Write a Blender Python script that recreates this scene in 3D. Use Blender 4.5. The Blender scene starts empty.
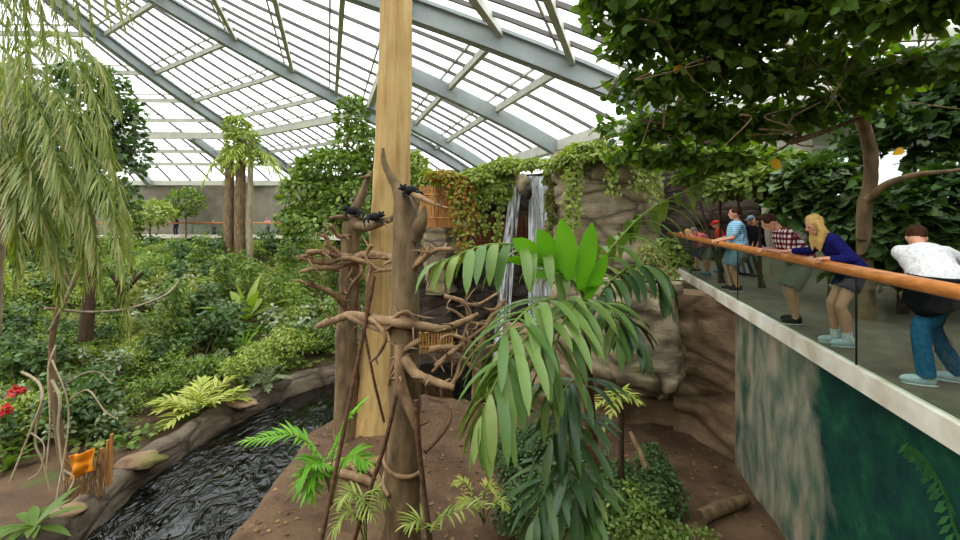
import bpy, math, random
import numpy as np
from mathutils import Vector, noise, Matrix

random.seed(11)
RNG = np.random.default_rng(11)
SC = bpy.context.scene
COL = SC.collection
F, CX, HZ, CAMZ = 450.0, 480.0, 216.0, 1.72
PI = math.pi


def W(u, v, Y):
    """photo direction (u, v) at distance Y in front of the camera -> world point"""
    return np.array([(u - CX) / F * Y, Y, CAMZ - (v - HZ) / F * Y])


# ------------------------------------------------------------------ helpers
def lin(c):
    if isinstance(c, str):
        c = [int(c[i:i + 2], 16) / 255 for i in (0, 2, 4)]
    return [x / 12.92 if x <= .04045 else ((x + .055) / 1.055) ** 2.4 for x in c[:3]] + [1.0]


class MB:
    """collects geometry, then links it as ONE mesh object"""

    def __init__(s):
        s.v, s.f, s.n = [], [], 0

    def add(s, verts, faces, mat=0):
        verts = np.asarray(verts, float).reshape(-1, 3)
        faces = np.asarray(faces, np.int64)
        s.v.append(verts)
        s.f.append((faces + s.n, mat))
        s.n += len(verts)
        return s

    def mesh(s, name, mats, smooth=True):
        me = bpy.data.meshes.new(name)
        V = np.concatenate(s.v)
        tot = [np.full(len(f), f.shape[1]) for f, m in s.f]
        mi = np.concatenate([np.full(len(f), m) for f, m in s.f])
        L = np.concatenate([f.reshape(-1) for f, m in s.f])
        tot = np.concatenate(tot)
        st = np.concatenate([[0], np.cumsum(tot)[:-1]])
        me.vertices.add(len(V))
        me.vertices.foreach_set('co', V.astype(np.float32).reshape(-1))
        me.loops.add(len(L))
        me.loops.foreach_set('vertex_index', L.astype(np.int32))
        me.polygons.add(len(tot))
        me.polygons.foreach_set('loop_start', st.astype(np.int32))
        me.polygons.foreach_set('loop_total', tot.astype(np.int32))
        me.polygons.foreach_set('material_index', mi.astype(np.int32))
        me.polygons.foreach_set('use_smooth', np.full(len(tot), smooth))
        for m in (mats if isinstance(mats, (list, tuple)) else [mats]):
            me.materials.append(m)
        me.update(calc_edges=True)
        me.validate()
        return me

    def build(s, name, mats, parent=None, smooth=True):
        return link(name, s.mesh(name, mats, smooth), parent)


def link(name, me, parent=None):
    o = bpy.data.objects.new(name, me)
    COL.objects.link(o)
    if parent:
        o.parent = parent
        # world-space geometry given under a moved empty: keep where it was built
        o.matrix_parent_inverse = Matrix.Translation(-parent.location) if not parent.get('local') else Matrix()
    return o


def tag(o, label=None, cat=None, group=None, kind=None):
    if label: o['label'] = label
    if cat: o['category'] = cat
    if group: o['group'] = group
    if kind: o['kind'] = kind
    return o


def thing(name, label, cat, loc=(0, 0, 0), group=None, local=False, rz=0):
    o = bpy.data.objects.new(name, None)
    COL.objects.link(o)
    o.location = Vector(loc)
    o.rotation_euler = (0, 0, rz)
    o.empty_display_size = .2
    if local: o['local'] = 1
    return tag(o, label, cat, group)


def struct(o):
    o['kind'] = 'structure'
    return o


def dup(root, loc, rz=0, sc=1, label=None, group=None):
    r = root.copy(); COL.objects.link(r)
    r.location = Vector(loc); r.rotation_euler = (0, 0, rz); r.scale = (sc,) * 3 if not hasattr(sc, '__len__') else sc
    if label: r['label'] = label
    if group: r['group'] = group
    for ch in list(root.children):
        c = ch.copy(); COL.objects.link(c); c.parent = r
    return r


def nrm(a):
    a = np.asarray(a, float)
    return a / np.maximum(np.linalg.norm(a, axis=-1, keepdims=True), 1e-9)


def catmull(pts, n=6):
    P = np.asarray(pts, float)
    if len(P) < 3 and n > 1:
        t = np.linspace(0, 1, n + 1)[:, None]
        return P[0] * (1 - t) + P[-1] * t
    Q = np.concatenate([[2 * P[0] - P[1]], P, [2 * P[-1] - P[-2]]])
    out = []
    for i in range(len(P) - 1):
        a, b, c, d = Q[i:i + 4]
        for k in range(n):
            t = k / n
            out.append(.5 * ((2 * b) + (c - a) * t + (2 * a - 5 * b + 4 * c - d) * t * t + (3 * b - a - 3 * c + d) * t ** 3))
    out.append(P[-1])
    return np.array(out)


def tube(mb, pts, r, n=8, sm=5, mat=0, bump=0, cap=True, seed=0):
    """round sweep along pts; r a number or one radius per given point"""
    P0 = np.asarray(pts, float)
    P = catmull(P0, sm) if sm > 1 else P0
    rr = np.full(len(P0), r, float) if np.isscalar(r) else np.asarray(r, float)
    R = np.interp(np.linspace(0, 1, len(P)), np.linspace(0, 1, len(rr)), rr)
    T = nrm(np.gradient(P, axis=0))
    u = np.cross(T[0], [0, 0, 1.0])
    if np.linalg.norm(u) < .1: u = np.cross(T[0], [1.0, 0, 0])
    u = nrm(u)
    a = np.linspace(0, 2 * PI, n, endpoint=False)
    V = []
    rg = np.random.default_rng(seed + len(P))
    for i in range(len(P)):
        u = nrm(u - T[i] * (u @ T[i]))
        w = np.cross(T[i], u)
        rad = R[i] * (1 + bump * rg.normal(size=n))
        V.append(P[i] + rad[:, None] * (np.cos(a)[:, None] * u + np.sin(a)[:, None] * w))
    V = np.concatenate(V)
    m = len(P)
    i, j = np.meshgrid(np.arange(m - 1), np.arange(n), indexing='ij')
    i, j = i.ravel(), j.ravel()
    k = (j + 1) % n
    Fq = np.stack([i * n + j, i * n + k, (i + 1) * n + k, (i + 1) * n + j], 1)
    mb.add(V, Fq, mat)
    if cap:
        c = np.array([P[0], P[-1]])
        VV = np.concatenate([V[:n], V[-n:], c])
        j = np.arange(n); k = (j + 1) % n
        mb.add(VV, np.concatenate([np.stack([k, j, 0 * j + 2 * n], 1), np.stack([n + j, n + k, 0 * j + 2 * n + 1], 1)]), mat)
    return mb


BOXF = np.array([[0, 3, 2, 1], [4, 5, 6, 7], [0, 1, 5, 4], [1, 2, 6, 5], [2, 3, 7, 6], [3, 0, 4, 7]])


def box(mb, lo, hi, mat=0):
    x0, y0, z0 = lo; x1, y1, z1 = hi
    return mb.add([[x0, y0, z0], [x1, y0, z0], [x1, y1, z0], [x0, y1, z0], [x0, y0, z1], [x1, y0, z1], [x1, y1, z1], [x0, y1, z1]], BOXF, mat)


def beam(mb, pts, w, h, mat=0, up=(0, 0, 1), below=True):
    """rectangular section swept along pts, hanging below the line"""
    P = np.asarray(pts, float)
    T = nrm(np.gradient(P, axis=0))
    S = nrm(np.cross(T, up))
    U = np.cross(S, T)
    z0, z1 = (-h, 0) if below else (0, h)
    V = np.stack([P + S * w / 2 + U * z0, P + S * w / 2 + U * z1, P - S * w / 2 + U * z1, P - S * w / 2 + U * z0], 1).reshape(-1, 3)
    m = len(P)
    i, j = np.meshgrid(np.arange(m - 1), np.arange(4), indexing='ij')
    i, j = i.ravel(), j.ravel(); k = (j + 1) % 4
    mb.add(V, np.stack([i * 4 + j, i * 4 + k, i * 4 + 4 + k, i * 4 + 4 + j], 1), mat)
    mb.add(np.concatenate([V[:4], V[-4:]]), [[0, 1, 2, 3], [7, 6, 5, 4]], mat)
    return mb


def grid(mb, G, mat=0):
    """G: (n, m, 3) array of points"""
    n, m = G.shape[:2]
    i, j = np.meshgrid(np.arange(n - 1), np.arange(m - 1), indexing='ij')
    i, j = i.ravel(), j.ravel()
    mb.add(G.reshape(-1, 3), np.stack([i * m + j, (i + 1) * m + j, (i + 1) * m + j + 1, i * m + j + 1], 1), mat)
    return mb


def ell(mb, c, r, mat=0, nu=14, nv=9, jitter=0, seed=0, rot=None):
    a = np.linspace(0, 2 * PI, nu, endpoint=False)
    b = np.linspace(-PI / 2, PI / 2, nv)[1:-1]
    V = [[0, 0, -1.0]] + [[math.cos(x) * math.cos(y), math.sin(x) * math.cos(y), math.sin(y)] for y in b for x in a] + [[0, 0, 1.0]]
    V = np.array(V)
    if jitter:
        V *= 1 + jitter * np.array([noise.noise(Vector(p * 1.7) + Vector((seed * 7.3, seed, 0))) for p in V])[:, None]
    V = V * np.asarray(r, float)
    if rot is not None: V = V @ np.asarray(rot).T
    V = V + np.asarray(c, float)
    k = nv - 2
    Q, Tt = [], []
    for j in range(nu):
        j2 = (j + 1) % nu
        Tt.append([0, 1 + j2, 1 + j])
        for i in range(k - 1):
            Q.append([1 + i * nu + j, 1 + i * nu + j2, 1 + (i + 1) * nu + j2, 1 + (i + 1) * nu + j])
        Tt.append([1 + (k - 1) * nu + j, 1 + (k - 1) * nu + j2, len(V) - 1])
    b0 = mb.n
    mb.v.append(V); mb.f.append((np.array(Q) + b0, mat)); mb.f.append((np.array(Tt) + b0, mat)); mb.n += len(V)
    return mb


# ------------------------------------------------------------------ materials
def newmat(name):
    m = bpy.data.materials.new(name)
    m.use_nodes = True
    nt = m.node_tree
    nt.nodes.clear()
    return m, nt, nt.nodes, nt.links


def out(nt, sh, disp=None):
    o = nt.nodes.new('ShaderNodeOutputMaterial')
    nt.links.new(sh, o.inputs['Surface'])


def ramp(nt, fac, stops):
    r = nt.nodes.new('ShaderNodeValToRGB')
    e = r.color_ramp.elements
    while len(e) < len(stops): e.new(.5)
    for i, (p, c) in enumerate(stops):
        e[i].position = p; e[i].color = lin(c)
    nt.links.new(fac, r.inputs['Fac'])
    return r.outputs['Color']


def tex(nt, kind, scale, detail=4, vec=None, stretch=None, **kw):
    t = nt.nodes.new({'noise': 'ShaderNodeTexNoise', 'voronoi': 'ShaderNodeTexVoronoi', 'wave': 'ShaderNodeTexWave'}[kind])
    t.inputs['Scale'].default_value = scale
    if 'Detail' in t.inputs: t.inputs['Detail'].default_value = detail
    for k, v in kw.items():
        if k in t.inputs: t.inputs[k].default_value = v
        else: setattr(t, k, v)
    if vec is None:
        vec = nt.nodes.new('ShaderNodeTexCoord').outputs['Object']
    if stretch is not None:
        mp = nt.nodes.new('ShaderNodeMapping')
        mp.inputs['Scale'].default_value = stretch
        nt.links.new(vec, mp.inputs['Vector']); vec = mp.outputs['Vector']
    nt.links.new(vec, t.inputs['Vector'])
    return t


def mixc(nt, fac, a, b, mode='MIX'):
    m = nt.nodes.new('ShaderNodeMix'); m.data_type = 'RGBA'; m.blend_type = mode
    if isinstance(fac, (int, float)): m.inputs[0].default_value = fac
    else: nt.links.new(fac, m.inputs[0])
    for s, x in ((6, a), (7, b)):
        if isinstance(x, (str, tuple, list)): m.inputs[s].default_value = lin(x)
        else: nt.links.new(x, m.inputs[s])
    return m.outputs[2]


def bsdf(nt, col, rough=.6, metal=0, spec=.4, bump=None, bstr=.3, bdist=.05):
    b = nt.nodes.new('ShaderNodeBsdfPrincipled')
    if isinstance(col, (str, tuple, list)): b.inputs['Base Color'].default_value = lin(col)
    else: nt.links.new(col, b.inputs['Base Color'])
    b.inputs['Roughness'].default_value = rough
    b.inputs['Metallic'].default_value = metal
    b.inputs['Specular IOR Level'].default_value = spec
    if bump is not None:
        bp = nt.nodes.new('ShaderNodeBump'); bp.inputs['Strength'].default_value = bstr; bp.inputs['Distance'].default_value = bdist
        nt.links.new(bump, bp.inputs['Height']); nt.links.new(bp.outputs['Normal'], b.inputs['Normal'])
    return b.outputs['BSDF']


def simple(name, c1, c2=None, scale=6, rough=.6, metal=0, bstr=.15, stretch=None, spec=.3):
    m, nt, N, L = newmat(name)
    if c2 is None:
        c2 = tuple(min(1, int(c1[i:i + 2], 16) / 255 * .82) for i in (0, 2, 4))
    t = tex(nt, 'noise', scale, 5, stretch=stretch)
    out(nt, bsdf(nt, ramp(nt, t.outputs['Fac'], [(.3, c2), (.7, c1)]), rough, metal, spec, t.outputs['Fac'], bstr))
    return m


def leafmat(name, cols, trans=.35, rough=.45, spec=.35):
    """every leaf gets its own tint; light shines through"""
    m, nt, N, L = newmat(name)
    g = N.new('ShaderNodeNewGeometry')
    n = len(cols)
    stops = [((i + .5) / n if n > 1 else .5, c) for i, c in enumerate(cols)]
    c = ramp(nt, g.outputs['Random Per Island'], stops)
    b = bsdf(nt, c, rough, 0, spec)
    t = N.new('ShaderNodeBsdfTranslucent')
    c2 = mixc(nt, 1.0, c, (.95, 1.0, .45), 'MULTIPLY')
    L.new(c2, t.inputs['Color'])
    x = N.new('ShaderNodeMixShader'); x.inputs[0].default_value = trans
    L.new(b, x.inputs[1]); L.new(t.outputs[0], x.inputs[2])
    out(nt, x.outputs[0])
    return m


M = {}
M['leaf_mid'] = leafmat('leaf_mid', ['56702e', '6f8c3a', '86a04a', '627c34', '9aad5c', '7d8a44'])
M['leaf_light'] = leafmat('leaf_light', ['8ea046', 'a9b858', '7f9640', '9aae4e', 'bcc478', '8c9a44'])
M['leaf_yellow'] = leafmat('leaf_yellow', ['a3b14a', 'bcc25a', '8fa644', 'c9c96c'])
M['leaf_dark'] = leafmat('leaf_dark', ['40542c', '4c6634', '5c7a42', '425a32', '6c8850', '566a3c'], .3)
M['leaf_deep'] = leafmat('leaf_deep', ['2c421e', '3a5428', '466430', '2e4422', '587238'], .28)
M['leaf_grey'] = leafmat('leaf_grey', ['7c8a64', '9aa684', '6a7c54', 'b2b89a'], .28)
M['leaf_olive'] = leafmat('leaf_olive', ['7f8c46', '98a058', '6c7c3e', 'a8aa66', 'b3a768'])
M['leaf_weep'] = leafmat('leaf_weep', ['84944e', '9aa660', '74873f', 'aab070', 'b2ac72'], .4)
M['leaf_canopy'] = leafmat('leaf_canopy', ['54742c', '6c8c38', '86a046', '4a682c', '78963e', '5c6e30'], .5, .4, .3)
M['leaf_palm'] = leafmat('leaf_palm', ['587a3a', '6b8a42', '7f9a50', '5f8040', '97a85e', '748c46'], .3, .35, .4)
M['leaf_palm_dark'] = leafmat('leaf_palm_dark', ['3c5834', '4a683c', '5a7242', '425e38'], .22, .35, .4)
M['leaf_bright'] = leafmat('leaf_bright', ['6fae2e', '86c23c', '9acb4a', '7ab636'], .45, .4)
M['leaf_rust'] = leafmat('leaf_rust', ['8f9a3e', 'a8a246', 'b08a48', '7f9a3a', 'b4732f'], .35)
M['leaf_red'] = leafmat('leaf_red', ['c01828', 'd8283a', 'a81020'], .3)
M['leaf_gold'] = leafmat('leaf_gold', ['d89a22', 'e4ae30'], .3)
M['stem_green'] = simple('stem_green', '7f9440', '5f7430', 9)
M['bark'] = simple('bark', '8a7354', '54442f', 7, .85, bstr=.6, stretch=(1, 1, .35))
M['bark_pale'] = simple('bark_pale', 'b0a184', '85765c', 7, .85, bstr=.4, stretch=(1, 1, .3))
M['bark_dark'] = simple('bark_dark', '54402f', '33271c', 7, .85, bstr=.6, stretch=(1, 1, .35))
M['driftwood'] = simple('driftwood', 'a58662', '6e543c', 6, .8, bstr=.5, stretch=(1, 1, .6))
M['liana'] = simple('liana', '74533a', '4a3324', 12, .85, bstr=.5)
M['bamboo'] = simple('bamboo', 'd09a58', '9a6432', 5, .55, bstr=.1, stretch=(1, 1, .2))
M['steel'] = simple('steel', '979d9b', '868d8c', 1.2, .5, .0, .03)
M['alu'] = simple('alu', 'c4c2b4', 'b0afa2', 1.5, .5, 0, .03)
M['bar'] = simple('bar', '6a655f', '5a5550', 1.5, .6, 0, .03)
M['concrete'] = simple('concrete', '8e8676', '736c5e', 1.3, .9, bstr=.2)
M['plaster'] = simple('plaster', 'b3ac98', '9a9482', 1.0, .9, bstr=.05)
M['slab_edge'] = simple('slab_edge', 'f3eee0', 'cbbfa6', 2.2, .8, bstr=.2)
M['deck'] = simple('deck', '7f7464', '665c4e', 2.5, .75, bstr=.1)
M['black'] = simple('black', '161415', '0c0b0c', 10, .8)


def mat_rail():
    m, nt, N, L = newmat('rail_wood')
    t = tex(nt, 'noise', 3.0, 6, stretch=(9, .6, 9))
    out(nt, bsdf(nt, ramp(nt, t.outputs['Fac'], [(.25, '9c5a28'), (.55, 'c47a38'), (.8, 'd99a55')]), .32, 0, .5))
    return m


def mat_pole():
    m, nt, N, L = newmat('pole_wood')
    t = tex(nt, 'noise', 2.2, 7, stretch=(3, 3, .25), Distortion=.8)
    s = tex(nt, 'noise', 1.1, 3)
    c1 = ramp(nt, t.outputs['Fac'], [(.2, '8f6c3c'), (.45, 'b8955c'), (.65, 'c8aa74'), (.85, '9c7a44')])
    c = mixc(nt, s.outputs['Fac'], c1, 'a98a52', 'MULTIPLY') if 0 else mixc(nt, .25, c1, ramp(nt, s.outputs['Fac'], [(.35, '8a6c40'), (.65, 'ccb27c')]))
    out(nt, bsdf(nt, c, .75, 0, .2, t.outputs['Fac'], .5, .06))
    return m


def mat_rock(name, base, dark, light, moss=None, mossamt=.55, strata=True, crack=1.15):
    m, nt, N, L = newmat(name)
    tc = N.new('ShaderNodeTexCoord').outputs['Object']
    a = tex(nt, 'noise', 1.1, 8, tc, Roughness=.65)
    b = tex(nt, 'noise', 1.6, 6, tc, (.5, .5, 3.0) if strata else None)
    c = tex(nt, 'voronoi', .8, 2, tc, (.8, .8, 1.3), feature='DISTANCE_TO_EDGE')
    col = ramp(nt, a.outputs['Fac'], [(.28, dark), (.5, base), (.72, light)])
    col = mixc(nt, .15, col, ramp(nt, b.outputs['Fac'], [(.35, dark), (.65, light)]))
    if moss:
        d = tex(nt, 'noise', .9, 5, tc)
        r = N.new('ShaderNodeMapRange'); r.inputs[1].default_value = mossamt; r.inputs[2].default_value = mossamt + .13
        L.new(d.outputs['Fac'], r.inputs[0])
        col = mixc(nt, r.outputs[0], col, moss)
    wv = tex(nt, 'noise', 1.3, 3, tc)
    vv = N.new('ShaderNodeMix'); vv.data_type = 'VECTOR'; vv.inputs[0].default_value = .12; L.new(tc, vv.inputs[4]); L.new(wv.outputs['Color'], vv.inputs[5])
    ck = tex(nt, 'voronoi', crack, 2, vv.outputs[1], (.75, .75, 1.9), feature='DISTANCE_TO_EDGE')
    if strata:
        cr = N.new('ShaderNodeMapRange'); cr.inputs[1].default_value = .0; cr.inputs[2].default_value = .07
        L.new(ck.outputs['Distance'], cr.inputs[0])
        col = mixc(nt, cr.outputs[0], dark, col)
    ad0 = N.new('ShaderNodeMath'); ad0.operation = 'MINIMUM'; ad0.inputs[1].default_value = .12; L.new(ck.outputs['Distance'], ad0.inputs[0])
    ad1 = N.new('ShaderNodeMath'); ad1.operation = 'MULTIPLY_ADD'; ad1.inputs[1].default_value = 4.0 if strata else 0.0; L.new(ad0.outputs[0], ad1.inputs[0])
    add = N.new('ShaderNodeMath'); add.operation = 'ADD'
    L.new(a.outputs['Fac'], add.inputs[0]); mu = N.new('ShaderNodeMath'); mu.operation = 'MULTIPLY'; mu.inputs[1].default_value = .3; L.new(b.outputs['Fac'], mu.inputs[0]); L.new(mu.outputs[0], add.inputs[1])
    L.new(add.outputs[0], ad1.inputs[2]); out(nt, bsdf(nt, col, .88, 0, .25, ad1.outputs[0], .8, .12))
    return m


def mat_glass(name, tint, gloss=.08, rough=.02, milk=0):
    m, nt, N, L = newmat(name)
    t = N.new('ShaderNodeBsdfTransparent'); t.inputs[0].default_value = lin(tint)
    g = N.new('ShaderNodeBsdfGlossy'); g.inputs['Roughness'].default_value = rough
    x = N.new('ShaderNodeMixShader'); x.inputs[0].default_value = gloss
    L.new(t.outputs[0], x.inputs[1]); L.new(g.outputs[0], x.inputs[2])
    sh = x.outputs[0]
    if milk:
        tr = N.new('ShaderNodeBsdfTranslucent'); tr.inputs[0].default_value = (.9, .92, .92, 1)
        y = N.new('ShaderNodeMixShader'); y.inputs[0].default_value = milk
        L.new(sh, y.inputs[1]); L.new(tr.outputs[0], y.inputs[2]); sh = y.outputs[0]
    out(nt, sh)
    return m


def mat_water():
    m, nt, N, L = newmat('pool_water')
    a = tex(nt, 'noise', 2.3, 3, stretch=(1.3, .7, 1), Distortion=1.4)
    k = tex(nt, 'noise', .4, 2)
    r = N.new('ShaderNodeMapRange'); r.inputs[1].default_value = .4; r.inputs[2].default_value = .6; r.inputs[3].default_value = .05; r.inputs[4].default_value = 1
    L.new(k.outputs['Fac'], r.inputs[0])
    b = N.new('ShaderNodeBsdfPrincipled')
    b.inputs['Base Color'].default_value = lin('050705')
    b.inputs['Roughness'].default_value = .02
    b.inputs['IOR'].default_value = 1.6
    bp = N.new('ShaderNodeBump'); bp.inputs['Distance'].default_value = .22
    L.new(r.outputs[0], bp.inputs['Strength'])
    L.new(a.outputs['Fac'], bp.inputs['Height']); L.new(bp.outputs['Normal'], b.inputs['Normal'])
    out(nt, b.outputs['BSDF'])
    return m


def mat_fall():
    m, nt, N, L = newmat('falling_water')
    a = tex(nt, 'noise', 2.0, 5, stretch=(5, 5, .28), Distortion=.3)
    r = N.new('ShaderNodeMapRange'); r.inputs[1].default_value = .38; r.inputs[2].default_value = .6
    r.inputs[3].default_value = .06; r.inputs[4].default_value = .9
    L.new(a.outputs['Fac'], r.inputs[0])
    t = N.new('ShaderNodeBsdfTransparent')
    d = bsdf(nt, 'eef2f6', .35, 0, .5)
    x = N.new('ShaderNodeMixShader')
    L.new(r.outputs[0], x.inputs[0]); L.new(t.outputs[0], x.inputs[1]); L.new(d, x.inputs[2])
    out(nt, x.outputs[0])
    return m


def mat_mural():
    """painted wall: a pale rock cascade at one end, dark jungle greens over the rest"""
    m, nt, N, L = newmat('mural_paint')
    tc = N.new('ShaderNodeTexCoord').outputs['Object']
    sx = N.new('ShaderNodeSeparateXYZ'); L.new(tc, sx.inputs[0])
    a = tex(nt, 'noise', 2.2, 9, tc, Roughness=.7)
    e = tex(nt, 'voronoi', 5.5, 2, tc, (1, 1, .45))
    jung = ramp(nt, a.outputs['Fac'], [(.3, '0c2a28'), (.47, '16453a'), (.6, '205c40'), (.74, '35784a')])
    jung = mixc(nt, .35, jung, ramp(nt, e.outputs['Distance'], [(.05, '2f7a48'), (.35, '153f38'), (.8, '0d2f2e')]))
    rk = tex(nt, 'noise', 1.0, 8, tc, (1.7, 1.7, .8), Distortion=.6)
    rock = ramp(nt, rk.outputs['Fac'], [(.3, '4b5a4c'), (.42, '7f8270'), (.56, 'a89f8a'), (.66, 'b39a82'), (.76, '8f7560')])
    gr = tex(nt, 'noise', 1.2, 7, tc, (1.4, 1.4, .7))
    g = N.new('ShaderNodeMapRange'); g.inputs[1].default_value = .44; g.inputs[2].default_value = .68
    L.new(gr.outputs['Fac'], g.inputs[0])
    rock = mixc(nt, g.outputs[0], rock, '2f5a44')
    # border between the two: at distance y along the wall, wavering, leaning with height
    w = tex(nt, 'noise', .8, 4, tc)
    s = N.new('ShaderNodeMath'); s.operation = 'MULTIPLY_ADD'; s.inputs[1].default_value = 2.4; L.new(w.outputs['Fac'], s.inputs[0]); L.new(sx.outputs['Y'], s.inputs[2])
    z = N.new('ShaderNodeMath'); z.operation = 'MULTIPLY_ADD'; z.inputs[1].default_value = .35; L.new(sx.outputs['Z'], z.inputs[0]); L.new(s.outputs[0], z.inputs[2])
    k = N.new('ShaderNodeMapRange'); k.inputs[1].default_value = 8.0; k.inputs[2].default_value = 8.4
    z.inputs[1].default_value = -.25
    L.new(z.outputs[0], k.inputs[0])
    col = mixc(nt, k.outputs[0], jung, rock)
    out(nt, bsdf(nt, col, .8, 0, .2, a.outputs['Fac'], .15))
    return m


def mat_plaid(name, base, dark, light, sc):
    m, nt, N, L = newmat(name)
    tc = N.new('ShaderNodeTexCoord').outputs['Object']
    col = None
    sx = N.new('ShaderNodeSeparateXYZ'); L.new(tc, sx.inputs[0])
    acc = None
    sm = N.new('ShaderNodeMath'); sm.operation = 'ADD'; L.new(sx.outputs['X'], sm.inputs[0]); L.new(sx.outputs['Y'], sm.inputs[1])
    fs = []
    for o in (sm.outputs[0], sx.outputs['Z']):
        a = N.new('ShaderNodeMath'); a.operation = 'MULTIPLY'; a.inputs[1].default_value = sc; L.new(o, a.inputs[0])
        b = N.new('ShaderNodeMath'); b.operation = 'SINE'; L.new(a.outputs[0], b.inputs[0])
        c = N.new('ShaderNodeMath'); c.operation = 'GREATER_THAN'; c.inputs[1].default_value = .1; L.new(b.outputs[0], c.inputs[0])
        fs.append(c.outputs[0])
    c1 = mixc(nt, fs[0], light, base)
    c2 = mixc(nt, fs[0], base, dark)
    out(nt, bsdf(nt, mixc(nt, fs[1], c1, c2), .85, 0, .1))
    return m


M['rail'] = mat_rail()
M['pole'] = mat_pole()
M['rock'] = mat_rock('cliff_rock', 'a39378', '65594a', 'c4b496', '747238', .56, crack=.7)
M['rock_brown'] = mat_rock('brown_rock', '937a5e', '5c4834', 'b49c7c', '6b6a34', .58, crack=.5)
M['rock_dark'] = mat_rock('dark_rock', '4a4036', '2c2620', '62564a')
M['soil'] = mat_rock('island_soil', '614b38', '3c2c20', '7c6248', strata=False)
M['bank_soil'] = mat_rock('bank_soil', '5c4836', '3c2f24', '745c44', '4e5a2c', .55, strata=False)
M['curb'] = mat_rock('curb_stone', '6f6253', '463c32', '8d7f6c', '5f6636', .66)
M['pane'] = mat_glass('roof_pane', 'e6ecec', .05, .1, .25)
M['glass'] = mat_glass('balustrade_glass', 'eaf3ee', .06, .01)
M['window'] = mat_glass('window_glass', 'f0f4f4', .04, .05)
M['water'] = mat_water()
M['fall'] = mat_fall()
M['mural'] = mat_mural()

# ------------------------------------------------------------------ world, camera
w = bpy.data.worlds.new('overcast'); SC.world = w; w.use_nodes = True
nt = w.node_tree; nt.nodes.clear()
tc = nt.nodes.new('ShaderNodeTexCoord'); sp = nt.nodes.new('ShaderNodeSeparateXYZ')
nt.links.new(tc.outputs['Generated'], sp.inputs[0])
mr = nt.nodes.new('ShaderNodeMapRange'); mr.inputs[1].default_value = -.05; mr.inputs[2].default_value = .2
nt.links.new(sp.outputs['Z'], mr.inputs[0])
cn = tex(nt, 'noise', 2.2, 4, tc.outputs['Generated'])
sky = ramp(nt, cn.outputs['Fac'], [(.3, 'f0f3f8'), (.7, 'ffffff')])
colr = mixc(nt, mr.outputs[0], '707a68', sky)
bg = nt.nodes.new('ShaderNodeBackground'); bg.inputs['Strength'].default_value = 2.6
nt.links.new(colr, bg.inputs['Color'])
wo = nt.nodes.new('ShaderNodeOutputWorld'); nt.links.new(bg.outputs[0], wo.inputs[0])

cam = bpy.data.cameras.new('camera'); co = bpy.data.objects.new('camera', cam); COL.objects.link(co)
co.location = (0, 0, CAMZ); co.rotation_euler = (PI / 2, 0, 0)
cam.sensor_width = 36; cam.sensor_fit = 'HORIZONTAL'; cam.lens = F / 960 * 36
cam.shift_y = -(270 - HZ) / 960
cam.clip_start = .05; cam.clip_end = 300
SC.camera = co
SC.view_settings.view_transform = 'Standard'; SC.view_settings.look = 'None'
SC.view_settings.gamma = 1; SC.view_settings.use_curve_mapping = False
SC.view_settings.exposure = .5
try:
    SC.cycles.use_denoising = True
    SC.cycles.max_bounces = 8; SC.cycles.transparent_max_bounces = 16
    SC.cycles.diffuse_bounces = 3; SC.cycles.glossy_bounces = 2; SC.cycles.sample_clamp_indirect = 6
    SC.cycles.caustics_reflective = False; SC.cycles.caustics_refractive = False
except Exception:
    pass
# soft daylight from the cloudy bright part of the sky
sd = bpy.data.lights.new('daylight', 'SUN'); sd.energy = 1.6; sd.angle = 1.0; sd.color = (1, .98, .93)
so = bpy.data.objects.new('daylight', sd); COL.objects.link(so); so.rotation_euler = (.35, -.35, 0)

# ================================================================== SETTING
# ---- tent-shaped glass roof
RCX, RCY = -24.59, 13.3


def roof_z(r):
    q = r / 30
    return CAMZ + 18.14 + 14.66 * q * q - 4.82 * q ** 4 - 24.56 * q


def RP(az, r, dz=0):
    a = math.radians(az)
    return [RCX + r * math.sin(a), RCY + r * math.cos(a), roof_z(r) + dz]


prim = [-56, -20, 16.1, 52.4, 90.3, 127]
sec = [-38, -12, 6, 58.8, 76.9, 108]
RINGS = [6, 9.4, 12.5, 15.45, 18.2, 20.6, 22.5, 25.2, 27.3]
R_OUT = 30.3


def BP(a0, a1, t, r, dz=0):
    """a point on the flat bay between two ribs"""
    return np.array(RP(a0, r, dz)) * (1 - t) + np.array(RP(a1, r, dz)) * t


for az in prim:
    mb = MB(); P = [RP(az, r) for r in np.linspace(2, R_OUT, 22)]
    beam(mb, P, .14, .7); beam(mb, P, .42, .1)
    beam(mb, [[p[0], p[1], p[2] - .62] for p in P], .42, .1)
    struct(mb.build('roof_beam', M['steel'], smooth=False))
def FP(az, r, dz=0):
    """the roof point at azimuth az, on the flat bay between its two main ribs"""
    for a0, a1 in zip(prim[:-1], prim[1:]):
        if a0 <= az <= a1:
            h = math.radians((a1 - a0) / 2); q = math.radians(az - (a0 + a1) / 2)
            return BP(a0, a1, .5 + .5 * math.tan(q) / math.tan(h), r, dz)


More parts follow.
